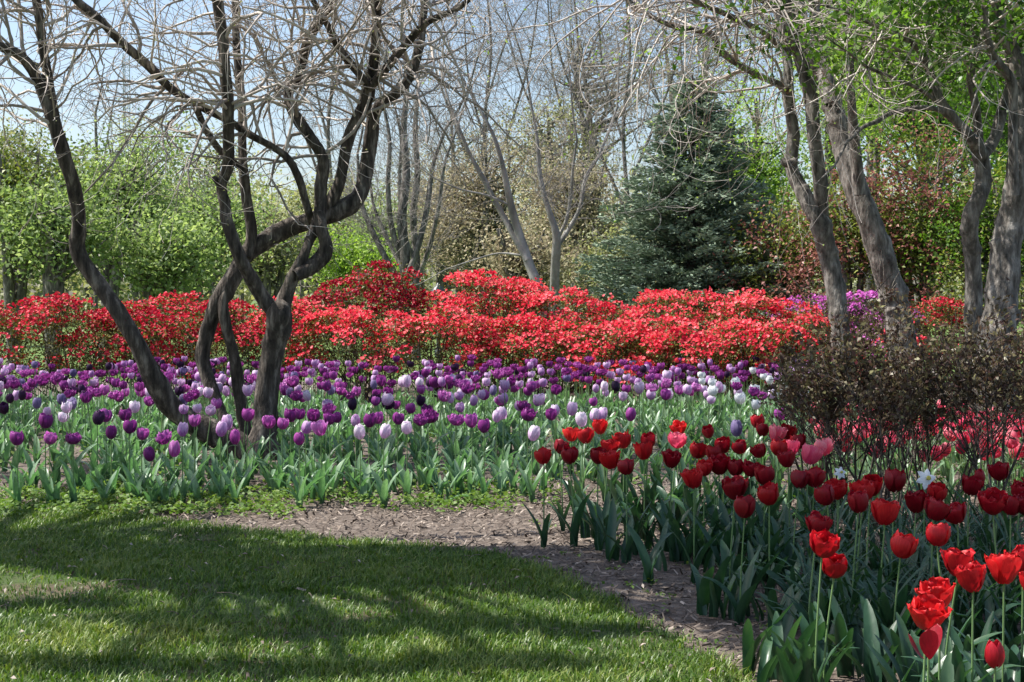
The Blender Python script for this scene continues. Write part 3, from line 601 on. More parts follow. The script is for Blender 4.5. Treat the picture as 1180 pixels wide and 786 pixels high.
# ------------------------------------------------------------------ off to the left: an unseen leafy tree, added to shade lawn and beds
def added_shade_tree(base, spots, label):
    t = thing('added_shade_tree', label, 'tree', base, None); b = np.array(base, float); tr = MB(); cl = []
    P = spline(np.array([[0, 0, -.1, .34], [0, 0, .3, .24], [.1, .05, 1.8, .2], [.35, .2, 3.2, .17], [.8, .5, 4.3, .12]]), 5); tube(tr, P[:, :3], P[:, 3], 14, .5, .05)
    lv = MB()
    def broken(sp):
        for px, py, rx, ry, z, n in sp:
            if rx < .45 or n >= 500: yield px, py, rx, ry, z, n; continue
            for _ in range(4): yield px + U(-1, 1) * rx * 150, py + U(-1, 1) * ry * 45, rx * U(.35, .55), ry * U(.4, .7), z + U(-.3, .4), n * 1.05
    for px, py, rx, ry, z, n in broken(spots):  # each leaf clump is set sunward of a wanted patch of shade
        g = onz(px, py, .42 if n == 501 else 0); c = g + S * (z / S[2]) - b
        Q = spline([P[-6, :3], P[-1, :3] * .5 + c * .5 + [0, 0, .25], c], 5); tube(tr, Q, np.linspace(.07, .012, len(Q)), 6, .5, .05)
        k = int(n * rx * max(ry, .2) * 4); Pn = rng.normal(size=(k, 3)) * [rx * .5, ry * .5, .12] + c
        leaves(lv, Pn, .12, .075, .6)
        for _ in range(10):
            q = c + rng.normal(size=3) * [rx * .5, ry * .5, .1]; tube(tr, spline([c, (c + q) / 2 + rng.normal(size=3) * .05, q], 2), [.010, .009, .007, .006, .004], 4, .5)
    build('trunk', tr, M['bark_grey'], t, True); build('crown', lv, M['leaf_deep'], t)
spots = [(30, 548, .4, .3, 5.0, 300), (10, 500, .42, .5, 5.2, 300), (120, 560, .4, .2, 5.1, 280), (235, 562, .42, .22, 5.3, 280), (330, 520, .4, .4, 5.4, 220), (90, 622, 1.0, .34, 5.0, 430), (230, 618, .35, .2, 5.2, 300), (520, 655, .8, .3, 5.1, 430), (660, 668, .8, .28, 4.8, 420), (380, 668, .55, .2, 5.3, 330), (740, 650, .45, .3, 5.2, 330),
         (40, 700, .5, .14, 4.7, 350), (230, 715, .6, .16, 5.0, 380), (420, 725, .7, .2, 4.6, 420), (600, 722, .6, .16, 5.2, 400), (100, 765, .6, .13, 4.9, 400), (340, 775, .7, .16, 4.5, 430), (540, 765, .5, .13, 5.0, 380), (800, 700, .4, .3, 4.9, 380),
         (900, 690, .55, .5, 5.1, 430), (960, 740, .5, .4, 4.8, 420), (1050, 680, .7, .5, 5.2, 520), (1120, 655, .7, .4, 4.9, 520), (1000, 640, .8, .5, 5.3, 520), (1130, 630, .8, .5, 5.0, 520), (880, 660, .5, .4, 5.3, 400), (1220, 640, .8, .4, 5.4, 450), (1020, 750, .5, .3, 5.0, 480), (820, 640, .35, .3, 5.0, 300)] + [(x_, y_, .45, .4, z_, 501) for x_, y_, z_ in ((860, 560, 4.9), (810, 535, 5.2), (880, 515, 5.0), (950, 560, 5.3), (1050, 575, 4.9), (1150, 570, 5.1), (1000, 615, 5.2), (930, 600, 4.8), (1110, 600, 5.3), (1190, 590, 5.0))]
added_shade_tree((-5.3, 7.2, 0), spots, 'unseen grey trunked tree added left of the view to shade the lawn')

# ------------------------------------------------------------------ azaleas
def azalea(label, px, D, ty, hw, bl='az_red', dens=1.0, depth=1.0, leafy=1.0):
    b = at(px, 345, D); base = np.array([b[0], D, 0.]); H = at(px, ty, D)[2] * 1.10; RX = hw / F * D * 1.42; RY = RX * depth * .75
    t = thing('azalea', label, 'azalea', base, 'azaleas along the back of the tulip bed')
    fl, lf, st = MB(), MB(), MB(); ph = rng.uniform(0, 6, 4)
    npad = int(30 + RX * 44)
    FC, FN, FV = [], [], []
    for k in range(npad):
        u = U(0, 6.283); v = rng.uniform() ** .8 * 1.45                 # angle from zenith
        bump = .86 + .13 * math.sin(2 * u + ph[0] + v * 2) + .10 * math.sin(5 * u + ph[1]) + U(-.13, .13)
        n = np.array([math.sin(v) * math.cos(u), math.sin(v) * math.sin(u), math.cos(v)])
        c = np.array([n[0] * RX * bump, n[1] * RY * bump, .1 + max(0, n[2]) ** .6 * (H - .14) * min(1.0, bump * .6 + .4)])
        pr = U(.08, .26); sv = U(.15, .85)
        if v > 1.0 and rng.uniform() < .45: continue
        # flowers on the upper face of the pad
        m = int(U(20, 62) * dens * (pr / .2) ** 2 * (1 if rng.uniform() > .22 else .15)); a = rng.uniform(0, 6.283, m); r = pr * np.sqrt(rng.uniform(size=m))
        tilt = norm(n * .9 + np.array([0, 0, .9])); ax = norm(np.cross(tilt, [0.3, 1, 0])); ay = np.cross(tilt, ax)
        dome = .22 * pr * (1 - (r / pr) ** 2)
        Q = c + np.outer(r * np.cos(a), ax) + np.outer(r * np.sin(a), ay) + np.outer(dome + rng.normal(size=m) * .018, tilt)
        FC.append(Q); FN.append(tilt + rng.normal(size=(m, 3)) * .55); FV.append(np.clip(sv + rng.normal(size=m) * .25, 0, 1))
        m2 = int(70 * leafy * (pr / .2)); Q = c + rng.normal(size=(m2, 3)) * [pr * .6, pr * .6, pr * .3] - tilt * .06
        leaves(lf, Q, .042, .02, .4, np.clip(U(.2, .8) + rng.normal(size=m2) * .2, 0, 1))
        if k % 3 == 0:
            s0 = np.array([U(-.2, .2) * RX, U(-.2, .2) * RY, 0]); tube(st, spline([s0, (s0 + c) / 2 * [1, 1, .8] + rng.normal(size=3) * .05, c], 3), np.linspace(.012, .004, 7), 4, .4)
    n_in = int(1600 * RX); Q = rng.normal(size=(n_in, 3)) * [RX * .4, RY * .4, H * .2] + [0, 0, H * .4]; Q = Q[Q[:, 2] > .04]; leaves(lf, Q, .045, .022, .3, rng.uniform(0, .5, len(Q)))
    FC = np.vstack(FC); FN = norm(np.vstack(FN)); FV = np.concatenate(FV); ok = FC[:, 2] > .05; FC, FN, FV = FC[ok], FN[ok], FV[ok]; n = len(FC)
    A = norm(np.cross(FN, rng.normal(size=(n, 3)))); B = np.cross(FN, A); s = rng.uniform(.019, .031, n)
    V = np.empty((n, 6, 3)); V[:, 0] = FC - FN * (s * .55)[:, None]
    for j in range(5):
        th = j * 6.283 / 5; V[:, j + 1] = FC + (A * math.cos(th) + B * math.sin(th)) * (s * rng.uniform(.8, 1.15, n))[:, None] + FN * (s * rng.uniform(-.2, .4, n))[:, None]
    bi = np.arange(n)[:, None] * 6; fl.add(V.reshape(-1, 3), bi + np.array([0, 1, 2]), np.repeat(FV, 6))
    for j in range(1, 5): fl.f3.append(bi + np.array([0, j + 1, (j + 1) % 5 + 1])); fl.m3.append(np.zeros(n))
    build('blossom', fl, M[bl], t); build('foliage', lf, M['az_leaf'], t); build('stems', st, M['bark_dark'], t)
    return t
azalea('red azalea at the far left edge, thin in bloom', -20, 18.6, 352, 75, 'az_dark', dens=.75)
azalea('red azalea behind the sweeping dark stem, bloom spread over brown leaves', 70, 18.3, 350, 75, 'az_dark', dens=.8)
azalea('low red azalea right of the sweeping dark stem', 150, 18.6, 356, 70, 'az_dark', dens=.8)
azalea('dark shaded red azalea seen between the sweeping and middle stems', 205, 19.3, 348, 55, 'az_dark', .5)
azalea('red azalea directly behind the two thin dark stems', 262, 18.3, 358, 62, 'az_dark', dens=.85)
azalea('red azalea behind the main forked stem, at the foot of the tall hump', 335, 18.9, 350, 55, dens=.75)
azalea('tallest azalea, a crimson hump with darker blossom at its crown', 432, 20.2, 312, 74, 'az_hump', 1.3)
azalea('bright red azalea sprawling before the crimson hump', 408, 18.2, 362, 75, dens=.95)
azalea('dense coral red azalea right of the crimson hump', 505, 18.2, 362, 75, dens=1.0)
azalea('rounded red azalea rising highest in front of the tan trees', 565, 20.2, 324, 75, dens=1.05)
azalea('low red azalea with bare dark base in the middle of the row', 598, 18.0, 372, 65, dens=.95)
azalea('broad red azalea in front of the pale forked trunk', 665, 20.0, 343, 80, dens=1.1)
azalea('front red azalea below the pale forked trunk', 685, 17.8, 378, 70, dens=1.05)
azalea('wide coral azalea in front of the spruce', 775, 19.8, 341, 85, dens=1.1)
azalea('red azalea flowing down towards the purple tulips below the spruce', 775, 17.7, 375, 75, dens=1.05)
azalea('red azalea right of the spruce with blossom thinning into leaves', 865, 19.2, 345, 75, dens=1.0)
azalea('sparse red azalea with yellowish leaves left of the bronze shrubs', 860, 17.4, 378, 72, dens=.65, leafy=1.3)
azalea('thinly flowering red azalea beside the forked trunk', 930, 17.6, 372, 55, dens=.45, leafy=1.3)
azalea('magenta azalea showing between the forked and leaning trunks', 985, 22.0, 343, 52, 'az_pink', 1.0)
azalea('small magenta azalea left of the forked trunk', 925, 22.4, 348, 34, 'az_pink', 1.0)
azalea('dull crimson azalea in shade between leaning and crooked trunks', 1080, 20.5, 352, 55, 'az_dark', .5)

# ------------------------------------------------------------------ bronze shrubs before the trunks
def bronze(label, px, D, ty, hw, n_stem=12, nl=3800, bare=False):
    b = at(px, 345, D); base = np.array([b[0], D, 0.]); H = at(px, ty, D)[2] * 1.08; RX = hw / F * D
    t = thing('deciduous_shrub', label, 'shrub', base, 'dark bronze shrubs between the tulips and the trunks')
    st, out, tips, lf = MB(), [], [], MB()
    for k in range(n_stem):
        a = U(0, 6.283); r = U(.1, 1) ** .6; s0 = np.array([math.cos(a) * r * RX * .35, math.sin(a) * r * RX * .3, -.02])
        hh = H * U(.55, 1.12) * (1 - .22 * r)
        d = np.array([math.cos(a) * r * RX * .7, math.sin(a) * r * RX * .6, hh]); grow(s0, d, np.linalg.norm(d) * .8, U(.005, .009), 2, out, tips, .75, 6, .14, .06, .0016, 8, .42, .52)
    put_tubes(st, out, 4)
    T = np.array([p for P, r, l in out if l < 2 for p in P[2:]]); T = T[(T[:, 2] > .55) & (T[:, 2] < H * 1.02)]
    k = rng.integers(0, len(T), nl); Q = T[k] + rng.normal(size=(nl, 3)) * .022
    w = rng.uniform(size=nl) < np.clip((Q[:, 2] - .54) / (H * .22), .02, 1) * (.5 if bare else 1); Q = Q[w]
    leaves(lf, Q, .038, .019, .2, np.clip(.35 + rng.normal(size=len(Q)) * .28, 0, 1))
    build('stems', st, M['bark_dark'], t); build('foliage', lf, M['shrub_leaf'], t)
bronze('dark bronze shrub nearest the azaleas, leftmost of the row', 978, 8.5, 388, 52)
bronze('dense dark bronze shrub in front of the leaning trunk', 1030, 8.1, 368, 66, 12, 3600)
bronze('tallest bronze shrub with bare twigs poking from its top', 1085, 8.3, 352, 75, 12, 3400)
bronze('dark shrub with thick blackish stems in front of the stout trunk', 1165, 7.9, 350, 72, 12, 3400)
bronze('bronze shrub at the right end of the row', 1255, 8.2, 345, 80, 12, 3600)
bronze('loose bronze shrub just beyond the blackish stemmed one', 1215, 9.4, 360, 70, 12, 3400)
bronze('low thin bronze shrub reaching towards the white and purple tulips', 935, 9.0, 425, 34, 10, 1300)

# ------------------------------------------------------------------ tulips
def flower_mb(kind):
    """six or more petals, each a curved grid; var runs base -> tip"""
    mb = MB()
    TT = (0, .10, .26, .44, .62, .78, .90, .97, 1.0); GG = (.30, .55, .85, .98, 1.0, .93, .72, .42, .10)
    def pet(a0, h, half, belly, close, ragged=0.0, tilt=0.0):
        """half: half-width of the petal in degrees round the flower; close: how far the rim draws in (1 = egg, 0 = open bowl)"""
        nu = 5; V = []; A = []; hw = R(half); wv = U(-.5, .5)
        for t, g_ in zip(TT, GG):
            rr = belly * math.sin(math.pi * (.06 + (.46 + .36 * close) * t ** .85)) ** .75 + .002
            if close < .2: rr += belly * (.2 - close) * .9 * t ** 3
            for i in range(nu):
                s = (i / (nu - 1) - .5) * 2; ang = a0 + s * hw * g_ + wv * .1 * t
                r2 = rr * (1 + .05 * abs(s)) + U(-1, 1) * ragged * t; zz = h * (t - .05 * s * s * t) + U(-1, 1) * ragged * t * t
                V.append([math.cos(ang) * r2, math.sin(ang) * r2, zz]); A.append(np.clip(.15 + .45 * t + .25 * abs(s) * t, 0, 1))
        V = np.array(V); nv = len(TT)
        Fq = [[j * nu + i, j * nu + i + 1, (j + 1) * nu + i + 1, (j + 1) * nu + i] for j in range(nv - 1) for i in range(nu - 1)]
        if tilt:
            dx = np.array([math.cos(a0), math.sin(a0), 0]); V = V + np.outer((V[:, 2] / h) ** 1.5 * tilt, dx)
        mb.add(V, Fq, np.array(A) + U(-.07, .07))
    o = U(0, 6)
    if kind == 'goblet':
        for k in range(3): pet(o + k * 2.094, .066 * U(.96, 1.04), 62, .0265, .85)
        for k in range(3): pet(o + 1.047 + k * 2.094, .068 * U(.96, 1.04), 58, .0235, .85)
    elif kind == 'cup':
        for k in range(3): pet(o + k * 2.094, .060 * U(.88, 1.06), 56, .032, U(.40, .62), .002)
        for k in range(3): pet(o + 1.047 + k * 2.094, .063 * U(.92, 1.06), 54, .0285, U(.45, .65), .002)
        for k in range(3): pet(o + .5 + k * 2.094, .056, 55, .019, .7, .001)
    elif kind == 'open':
        for k in range(3): pet(o + k * 2.094, .058 * U(.86, 1.06), 52, .0345, U(.10, .38), .0035, U(-.001, .008))
        for k in range(3): pet(o + 1.047 + k * 2.094, .063 * U(.92, 1.06), 52, .0305, U(.2, .45), .0035)
        for k in range(4): pet(o + .4 + k * 1.571, .056, 46, .020, .4, .003)
    elif kind == 'double':
        for k in range(5): pet(o + k * 1.257, .048 * U(.8, 1.1), 36, .036, U(.15, .45), .006, U(-.002, .009))
        for k in range(5): pet(o + .6 + k * 1.257, .056 * U(.85, 1.1), 36, .029, U(.3, .55), .006)
        for k in range(5): pet(o + .2 + k * 1.257, .058, 40, .018, .4, .006)
    elif kind == 'fringed':
        for k in range(3): pet(o + k * 2.094, .060 * U(.9, 1.05), 56, .0355, .12, .0045, U(0, .010))
        for k in range(3): pet(o + 1.047 + k * 2.094, .062 * U(.94, 1.05), 58, .031, .25, .0045)
        for k in range(3): pet(o + .5 + k * 2.094, .056, 50, .019, .3, .004)
    elif kind == 'shed':                                          # petals dropping
        pet(o, .058, 40, .026, .3, tilt=.012); pet(o + 2.2, .052, 40, .024, .2, tilt=.022); pet(o + 4.2, .048, 34, .02, .4, tilt=.008)
    elif kind == 'bud':
        for k in range(4): pet(o + k * 1.571, .050, 52, .017, 1.0)
    return mb
def leaf_mb(L, W, bend, cup, twist, a=0.0, th0=82):
    nu, nv = 4, 9; V = []
    for j in range(nv):
        t = j / (nv - 1); w = W * math.sin(math.pi * min(1, (.16 + .84 * t) ** .9)) ** .8 * (1 if t < .999 else .05) + .002
        th = R(th0 + (82 - th0) * (1 - t) ** 3) - bend * t ** 1.6
        if j == 0: x = .006; z = 0.0
        else: x += math.cos(th) * L / (nv - 1); z += math.sin(th) * L / (nv - 1)
        for i in range(nu):
            s = (i / (nu - 1) - .5) * 2; tw = twist * t; fold = abs(s) * w * cup * (1 - .5 * t)
            V.append([x - math.sin(th) * fold + math.sin(tw) * s * w * .35, s * w / 2 * math.cos(tw * .6) + .004 * math.sin(7 * t + s), z + math.cos(th) * fold])
    Fq = [[j * nu + i, j * nu + i + 1, (j + 1) * nu + i + 1, (j + 1) * nu + i] for j in range(nv - 1) for i in range(nu - 1)]
    V = np.array(V); c, s_ = math.cos(a), math.sin(a); V = V @ np.array([[c, s_, 0], [-s_, c, 0], [0, 0, 1]])
    mb = MB(); tt = np.repeat(np.arange(nv) / (nv - 1), nu); mb.add(V, Fq, .25 + .4 * tt + U(-.2, .25)); return mb
def stem_mb(h, lean, r=.0036):
    P = spline([[0, 0, -.01], [lean[0] * .2, lean[1] * .2, h * .45], [lean[0], lean[1], h]], 4); mb = MB(); tube(mb, P, np.linspace(r * 1.15, r * .85, len(P)), 6, U(.2, .8)); return mb
FL = {}
for kind, cols in {'goblet': ('white', 'purple', 'lilac', 'black', 'blue', 'violet', 'pink'), 'cup': ('white', 'blue', 'purple', 'lilac', 'violet', 'deep', 'red', 'pink', 'black'), 'open': ('red', 'deep', 'scarlet', 'pink'), 'double': ('purple', 'violet', 'lilac'), 'fringed': ('scarlet', 'red'), 'bud': ('deep',), 'shed': ('deep',)}.items():
    for v in range(5 if kind not in ('bud', 'shed') else 1):
        b = flower_mb(kind)
        for c in cols: FL.setdefault((kind, c), []).append(b.mesh('tulip_flower', M['p_' + c], True))
LEANS = [(0, 0), (.02, .01), (-.025, .015), (.01, -.03), (-.04, -.01), (.045, .0)]
HS = [.36, .40, .44, .48]
STEM = {}
for h in HS:
    for i, l in enumerate(LEANS): STEM[(h, i)] = stem_mb(h, l).mesh('tulip_stem', M['tstem'], True)
LEAFB = [leaf_mb(U(.20, .32), U(.036, .06), U(.1, .55) if k < 9 else U(.6, 1.5), U(.25, .5), U(-1.4, 1.4), 0.0, U(58, 84)) for k in range(14)]
LEAF = {k: [b.mesh('tulip_leaf', M[k], True) for b in LEAFB] for k in ('tleaf', 'tleaf_shaded')}
def tulip(name, label, cat, x, y, kind, col, hidx=None, size=1.0, n_leaf=3, lm='tleaf', group=None, scale=1.0, lean=None):
    h = HS[int(rng.integers(len(HS)))] if hidx is None else HS[hidx]; li = int(rng.integers(len(LEANS))) if lean is None else lean
    t = thing(name, label, cat, (x, y, 0), group, U(0, 6.28), scale)
    link('stem', STEM[(h, li)], t)
    m = FL[(kind, col)]; fo = link('flower', m[int(rng.integers(len(m)))], t, (LEANS[li][0], LEANS[li][1], h - .003))
    fo.rotation_euler = (-LEANS[li][1] * 5 + U(-.24, .24), LEANS[li][0] * 5 + U(-.24, .24), U(0, 6.28)); s = size * U(.92, 1.1); fo.scale = (s * U(.93, 1.05), s * U(.93, 1.05), s * U(1.02, 1.2))
    a = U(0, 6.28)
    for k in range(n_leaf):
        lf = link('leaf', LEAF[lm][int(rng.integers(14))], t); a += U(1.6, 2.7); lf.rotation_euler = (0, 0, a); q = U(.8, 1.08) * (1 - .08 * k); lf.scale = (q, q, q)
    return t
def place(px, py, h):
    q = onz(px, py, h); return q[0], q[1]
# --- red bed, read flower by flower
RZ = [(92, 83, 'open', 'red'), (127, 60, 'cup', 'deep'), (150, 82, 'cup', 'deep'), (155, 33, 'open', 'scarlet'), (187, 38, 'open', 'red'), (220, 17, 'open', 'scarlet'), (240, 62, 'open', 'red'), (245, 93, 'open', 'scarlet'), (214, 82, 'cup', 'deep'), (273, 48, 'open', 'red'), (280, 106, 'cup', 'deep'), (320, 73, 'open', 'scarlet'), (330, 48, 'cup', 'deep'), (400, 18, 'open', 'scarlet'), (393, 45, 'cup', 'red'), (380, 90, 'open', 'deep'), (467, 25, 'cup', 'deep'), (437, 70, 'open', 'red'), (433, 135, 'open', 'red'), (480, 75, 'cup', 'red'), (490, 105, 'open', 'deep'), (525, 160, 'open', 'deep'), (547, 200, 'cup', 'deep'), (540, 60, 'cup', 'deep'), (585, 68, 'open', 'deep'), (560, 110, 'open', 'deep'), (525, 108, 'cup', 'deep'), (595, 127, 'cup', 'deep'), (603, 172, 'cup', 'red'), (590, 22, 'cup', 'deep'), (578, 5, 'cup', 'deep'), (625, 65, 'cup', 'red'), (645, 30, 'open', 'deep'), (672, 50, 'open', 'deep'), (645, 90, 'open', 'deep'), (670, 135, 'open', 'deep'), (705, 133, 'open', 'deep'), (757, 160, 'open', 'red'), (735, 172, 'cup', 'deep'), (710, 238, 'open', 'deep'), (722, 283, 'open', 'red'), (750, 330, 'cup', 'red'), (815, 165, 'open', 'red'), (832, 150, 'cup', 'red'), (885, 143, 'cup', 'deep'), (865, 215, 'open', 'red'), (935, 190, 'open', 'deep'), (980, 165, 'cup', 'red'), (975, 205, 'open', 'deep'), (1030, 213, 'open', 'deep'), (983, 262, 'cup', 'red'), (900, 288, 'cup', 'red'), (1055, 150, 'open', 'deep'), (1127, 118, 'open', 'deep'), (1083, 128, 'bud', 'deep'), (1110, 190, 'open', 'deep'), (1150, 195, 'open', 'deep'), (1172, 165, 'open', 'deep'), (1190, 195, 'open', 'deep'), (455, 108, 'cup', 'red'), (500, 58, 'cup', 'deep'), (805, 188, 'cup', 'deep'), (1210, 150, 'open', 'deep'), (1230, 230, 'open', 'red'), (1260, 180, 'open', 'deep'),
      (1030, 327, 'fringed', 'red'), (1065, 362, 'open', 'red'), (1135, 345, 'fringed', 'scarlet'), (1178, 325, 'open', 'red'), (990, 397, 'fringed', 'scarlet'), (958, 442, 'fringed', 'scarlet'), (964, 508, 'shed', 'deep'), (1115, 528, 'bud', 'deep'), (1200, 372, 'fringed', 'scarlet')]
RLAB = {0: 'bright red tulip at the near left corner of the red bed', 5: 'scarlet tulip standing highest at the left of the red bed', 7: 'lit scarlet tulip with open cup in front of a dark red one', 10: 'dark red tulip just right of a lit scarlet one near the bed corner', 11: 'scarlet tulip low behind a darker flower and against bare mulch', 13: 'bright scarlet tulip topping a darker one beside the pink tulip', 15: 'wide open dark red tulip alone against the leaves', 18: 'red tulip hanging lowest left of the crowded heads', 22: 'deep red tulip lowest under the crowded heads', 28: 'red tulip standing alone right of the crowded heads', 40: 'wide red tulip leaning over strap leaves at the middle of the bed', 41: 'red tulip tucked under a wider red one at the middle of the bed', 50: 'red tulip on a bare stem above the frilled group', 51: 'lone red tulip on a tall bare stem in shade', 53: 'dark red tulip beside the dark shrub stems, high at the right edge', 54: 'small dark red tulip bud between two larger heads',
        65: 'frilled red tulip, upper left one of the pair on crossing stems', 66: 'open red tulip, lower right one of the pair on crossing stems', 67: 'lit frilled scarlet tulip near the right edge', 68: 'red tulip overlapping the lit frilled one at the right edge', 69: 'frilled scarlet tulip just above the brightest and nearest one', 70: 'brightest frilled scarlet tulip nearest the viewer', 71: 'dark red tulip dropping its last petals below the brightest one', 72: 'small pointed dark red tulip bud low at the right front', 73: 'frilled scarlet tulip beyond the right front pair'}
RED_POS = []
for i, (zx, zy, kind, col) in enumerate(RZ):
    px, py = 580 + zx / 1.967, 486 + zy / 1.967
    hi = 2 if zx < 700 else int(rng.integers(1, 4))
    if kind == 'bud' or kind == 'shed': hi = 0
    if i >= 65: hi = 2
    h = HS[hi]; x, y = place(px, py, h + .028); li = int(rng.integers(0, 4)) if i < 65 else (0 if i not in (65, 70) else 4)
    t = tulip('red_tulip', RLAB.get(i, ('bright red' if col != 'deep' else 'dark red') + ' tulip among the crowded heads of the front bed'), 'red tulip', x, y, kind, col, hi, 1.27 if i < 65 else 1.14, 4 if i % 2 else 3, 'tleaf_shaded' if zx > 330 else 'tleaf_shaded', 'red tulips in the front bed', lean=li)
    # stand the stem so that its flower, not its foot, is over the measured place
    c, s_ = math.cos(t.rotation_euler[2]), math.sin(t.rotation_euler[2]); lx, ly = LEANS[li]; t.location = (x - (c * lx - s_ * ly), y - (s_ * lx + c * ly), 0); RED_POS.append((x, y))
# --- pink tulips behind the bronze shrubs
k = 0
while k < 190:
    x, y = U(1.6, 5.0), U(8.5, 11.6)
    px = 590 + F * x / y
    if px < 935 or px > 1290: continue
    tulip('pink_tulip', 'pink and salmon tulip crowded behind the dark stems of the bronze shrubs', 'pink tulip', x, y, ('goblet', 'cup', 'open')[int(rng.integers(3))], 'pink', None, 1.4, 2, 'tleaf', 'pink tulips behind the bronze shrubs', .84); k += 1
for px, py, lab in ((790, 512, 'pink tulip alone behind the scarlet heads left of the crowd'), (893, 505, 'pink tulip showing behind the upper dark red heads'), (906, 520, 'pale pink tulip peeping between dark red heads'), (955, 520, 'magenta pink tulip at the foot of the leftmost bronze shrub'), (930, 530, 'pink tulip lowest behind the crowded red heads')):
    x, y = place(px, py, .46); tulip('pink_tulip', lab, 'pink tulip', x, y, 'open', 'pink', 2, 1.3, 3, 'tleaf', 'pink tulips behind the bronze shrubs')
# --- purple bed
FRONT = [(57, 506, 'cup', 'violet', 'violet tulip at the grassy edge left of the leaning dark stem'), (84, 506, 'double', 'purple', 'full purple tulip next to a single violet one at the far left edge'), (52, 488, 'cup', 'purple', None), (20, 507, 'cup', 'purple', None), (145, 480, 'cup', 'purple', 'purple tulip left of the leaning dark stem, largest there'), (122, 481, 'cup', 'purple', None), (112, 484, 'goblet', 'black', None), (149, 494, 'cup', 'purple', None), (128, 500, 'goblet', 'purple', None), (163, 501, 'cup', 'violet', 'violet tulip right below the leaning dark stem'), (190, 506, 'double', 'purple', 'wide purple tulip beneath the leaning dark stem'), (174, 527, 'goblet', 'purple', 'small purple tulip lowest beneath the leaning dark stem'), (201, 522, 'goblet', 'violet', None), (210, 497, 'goblet', 'lilac', 'pale lilac tulip in front of the leaning dark stem'), (224, 486, 'cup', 'violet', 'violet tulip in front of the leaning dark stem near the trunk foot'), (254, 497, 'goblet', 'lilac', 'pale lilac tulip, left one of a touching pair before the trunk foot'), (262, 490, 'goblet', 'lilac', 'pale lilac tulip, right one of a touching pair before the trunk foot'), (271, 506, 'goblet', 'violet', 'small violet tulip below the pale pair at the trunk foot'), (285, 480, 'cup', 'violet', 'violet tulip right in front of the main trunk foot'), (311, 488, 'cup', 'violet', 'violet tulip first to the right of the trunk foot'), (325, 489, 'cup', 'violet', 'violet tulip second to the right of the trunk foot'), (345, 507, 'goblet', 'violet', None), (352, 494, 'goblet', 'lilac', 'pale lilac tulip right of the trunk with a violet one under it'), (335, 481, 'cup', 'purple', None), (345, 478, 'cup', 'purple', None), (370, 496, 'open2', 'violet', 'open violet tulip below its neighbours right of the trunk'), (380, 484, 'cup', 'purple', None), (362, 481, 'cup', 'purple', None),
         (415, 500, 'goblet', 'lilac', 'pale lilac tulip at the lower edge of the purple drift, beside another striped one'), (442, 499, 'goblet', 'lilac', None), (410, 486, 'goblet', 'lilac', None), (425, 487, 'cup', 'purple', None), (436, 483, 'cup', 'violet', None), (469, 494, 'goblet', 'lilac', 'pale lilac tulip nearest the leafy front of the central drift'), (458, 484, 'cup', 'purple', None), (485, 485, 'double', 'purple', None), (494, 482, 'double', 'purple', None), (525, 485, 'double', 'purple', None), (558, 493, 'cup', 'purple', None), (544, 487, 'cup', 'purple', None), (572, 481, 'goblet', 'lilac', None), (580, 478, 'goblet', 'lilac', None), (608, 480, 'double', 'purple', None), (603, 469, 'double', 'purple', None), (613, 502, 'goblet', 'lilac', 'small lilac tulip lowest beside the first red tulips'), (671, 486, 'goblet', 'lilac', None), (640, 474, 'goblet', 'lilac', None), (658, 474, 'goblet', 'lilac', None), (684, 480, 'goblet', 'lilac', None), (693, 480, 'goblet', 'lilac', None), (636, 479, 'cup', 'purple', None), (726, 480, 'goblet', 'purple', None), (849, 497, 'goblet', 'blue', None), (900, 479, 'cup', 'purple', 'purple tulip alone near the leftmost bronze shrub'), (520, 460, 'goblet', 'lilac', None), (545, 463, 'goblet', 'lilac', None), (432, 462, 'double', 'black', 'nearly black double tulip at the left of the central drift'), (446, 467, 'double', 'black', None), (406, 468, 'goblet', 'black', None), (484, 463, 'cup', 'black', None), (75, 447, 'goblet', 'black', None), (12, 460, 'goblet', 'black', None), (25, 457, 'goblet', 'black', None), (5, 472, 'cup', 'black', None), (95, 450, 'goblet', 'black', None), (98, 457, 'goblet', 'black', None), (42, 466, 'goblet', 'blue', 'slate blue tulip left of the sweeping stem'), (72, 462, 'goblet', 'blue', None), (213, 462, 'goblet', 'blue', None), (205, 452, 'cup', 'black', None)]
FL[('open2', 'violet')] = [flower_mb('open').mesh('tulip_flower', M['p_violet'], True)]
FL[('double', 'black')] = [flower_mb('double').mesh('tulip_flower', M['p_black'], True) for _ in range(2)]
NAMES = {'purple': 'deep purple', 'violet': 'violet', 'lilac': 'pale lilac', 'black': 'nearly black', 'blue': 'slate blue', 'white': 'white'}
PG = 'purple tulips in the long bed'; pos = []
for px, py, kind, col, lab in FRONT:
    hi = 2 if py < 500 else 1; x, y = place(px, py, HS[hi] + .03); fs = 1.0
    if y < 8.75:                                                     # short ones at the bed's edge, not out on the lawn
        y = U(8.75, 8.95); q = at(px, py, y); x = q[0]; fs = q[2] / (HS[hi] + .03)
    pos.append((x, y))
    nm = {'lilac': 'lilac_tulip', 'black': 'black_tulip'}.get(col, 'purple_tulip')
    tulip(nm, lab or f'{NAMES[col]} tulip standing apart towards the front of the purple bed', nm.replace('_', ' '), x, y, kind, col, hi, 1.26 / fs, 4, 'tleaf', PG, fs, lean=0)
def near(x, y, L, d): return any((x - a) ** 2 + (y - b) ** 2 < d * d for a, b in L)
TR = [(LT[0], LT[1])]
cand = []
tries = 0
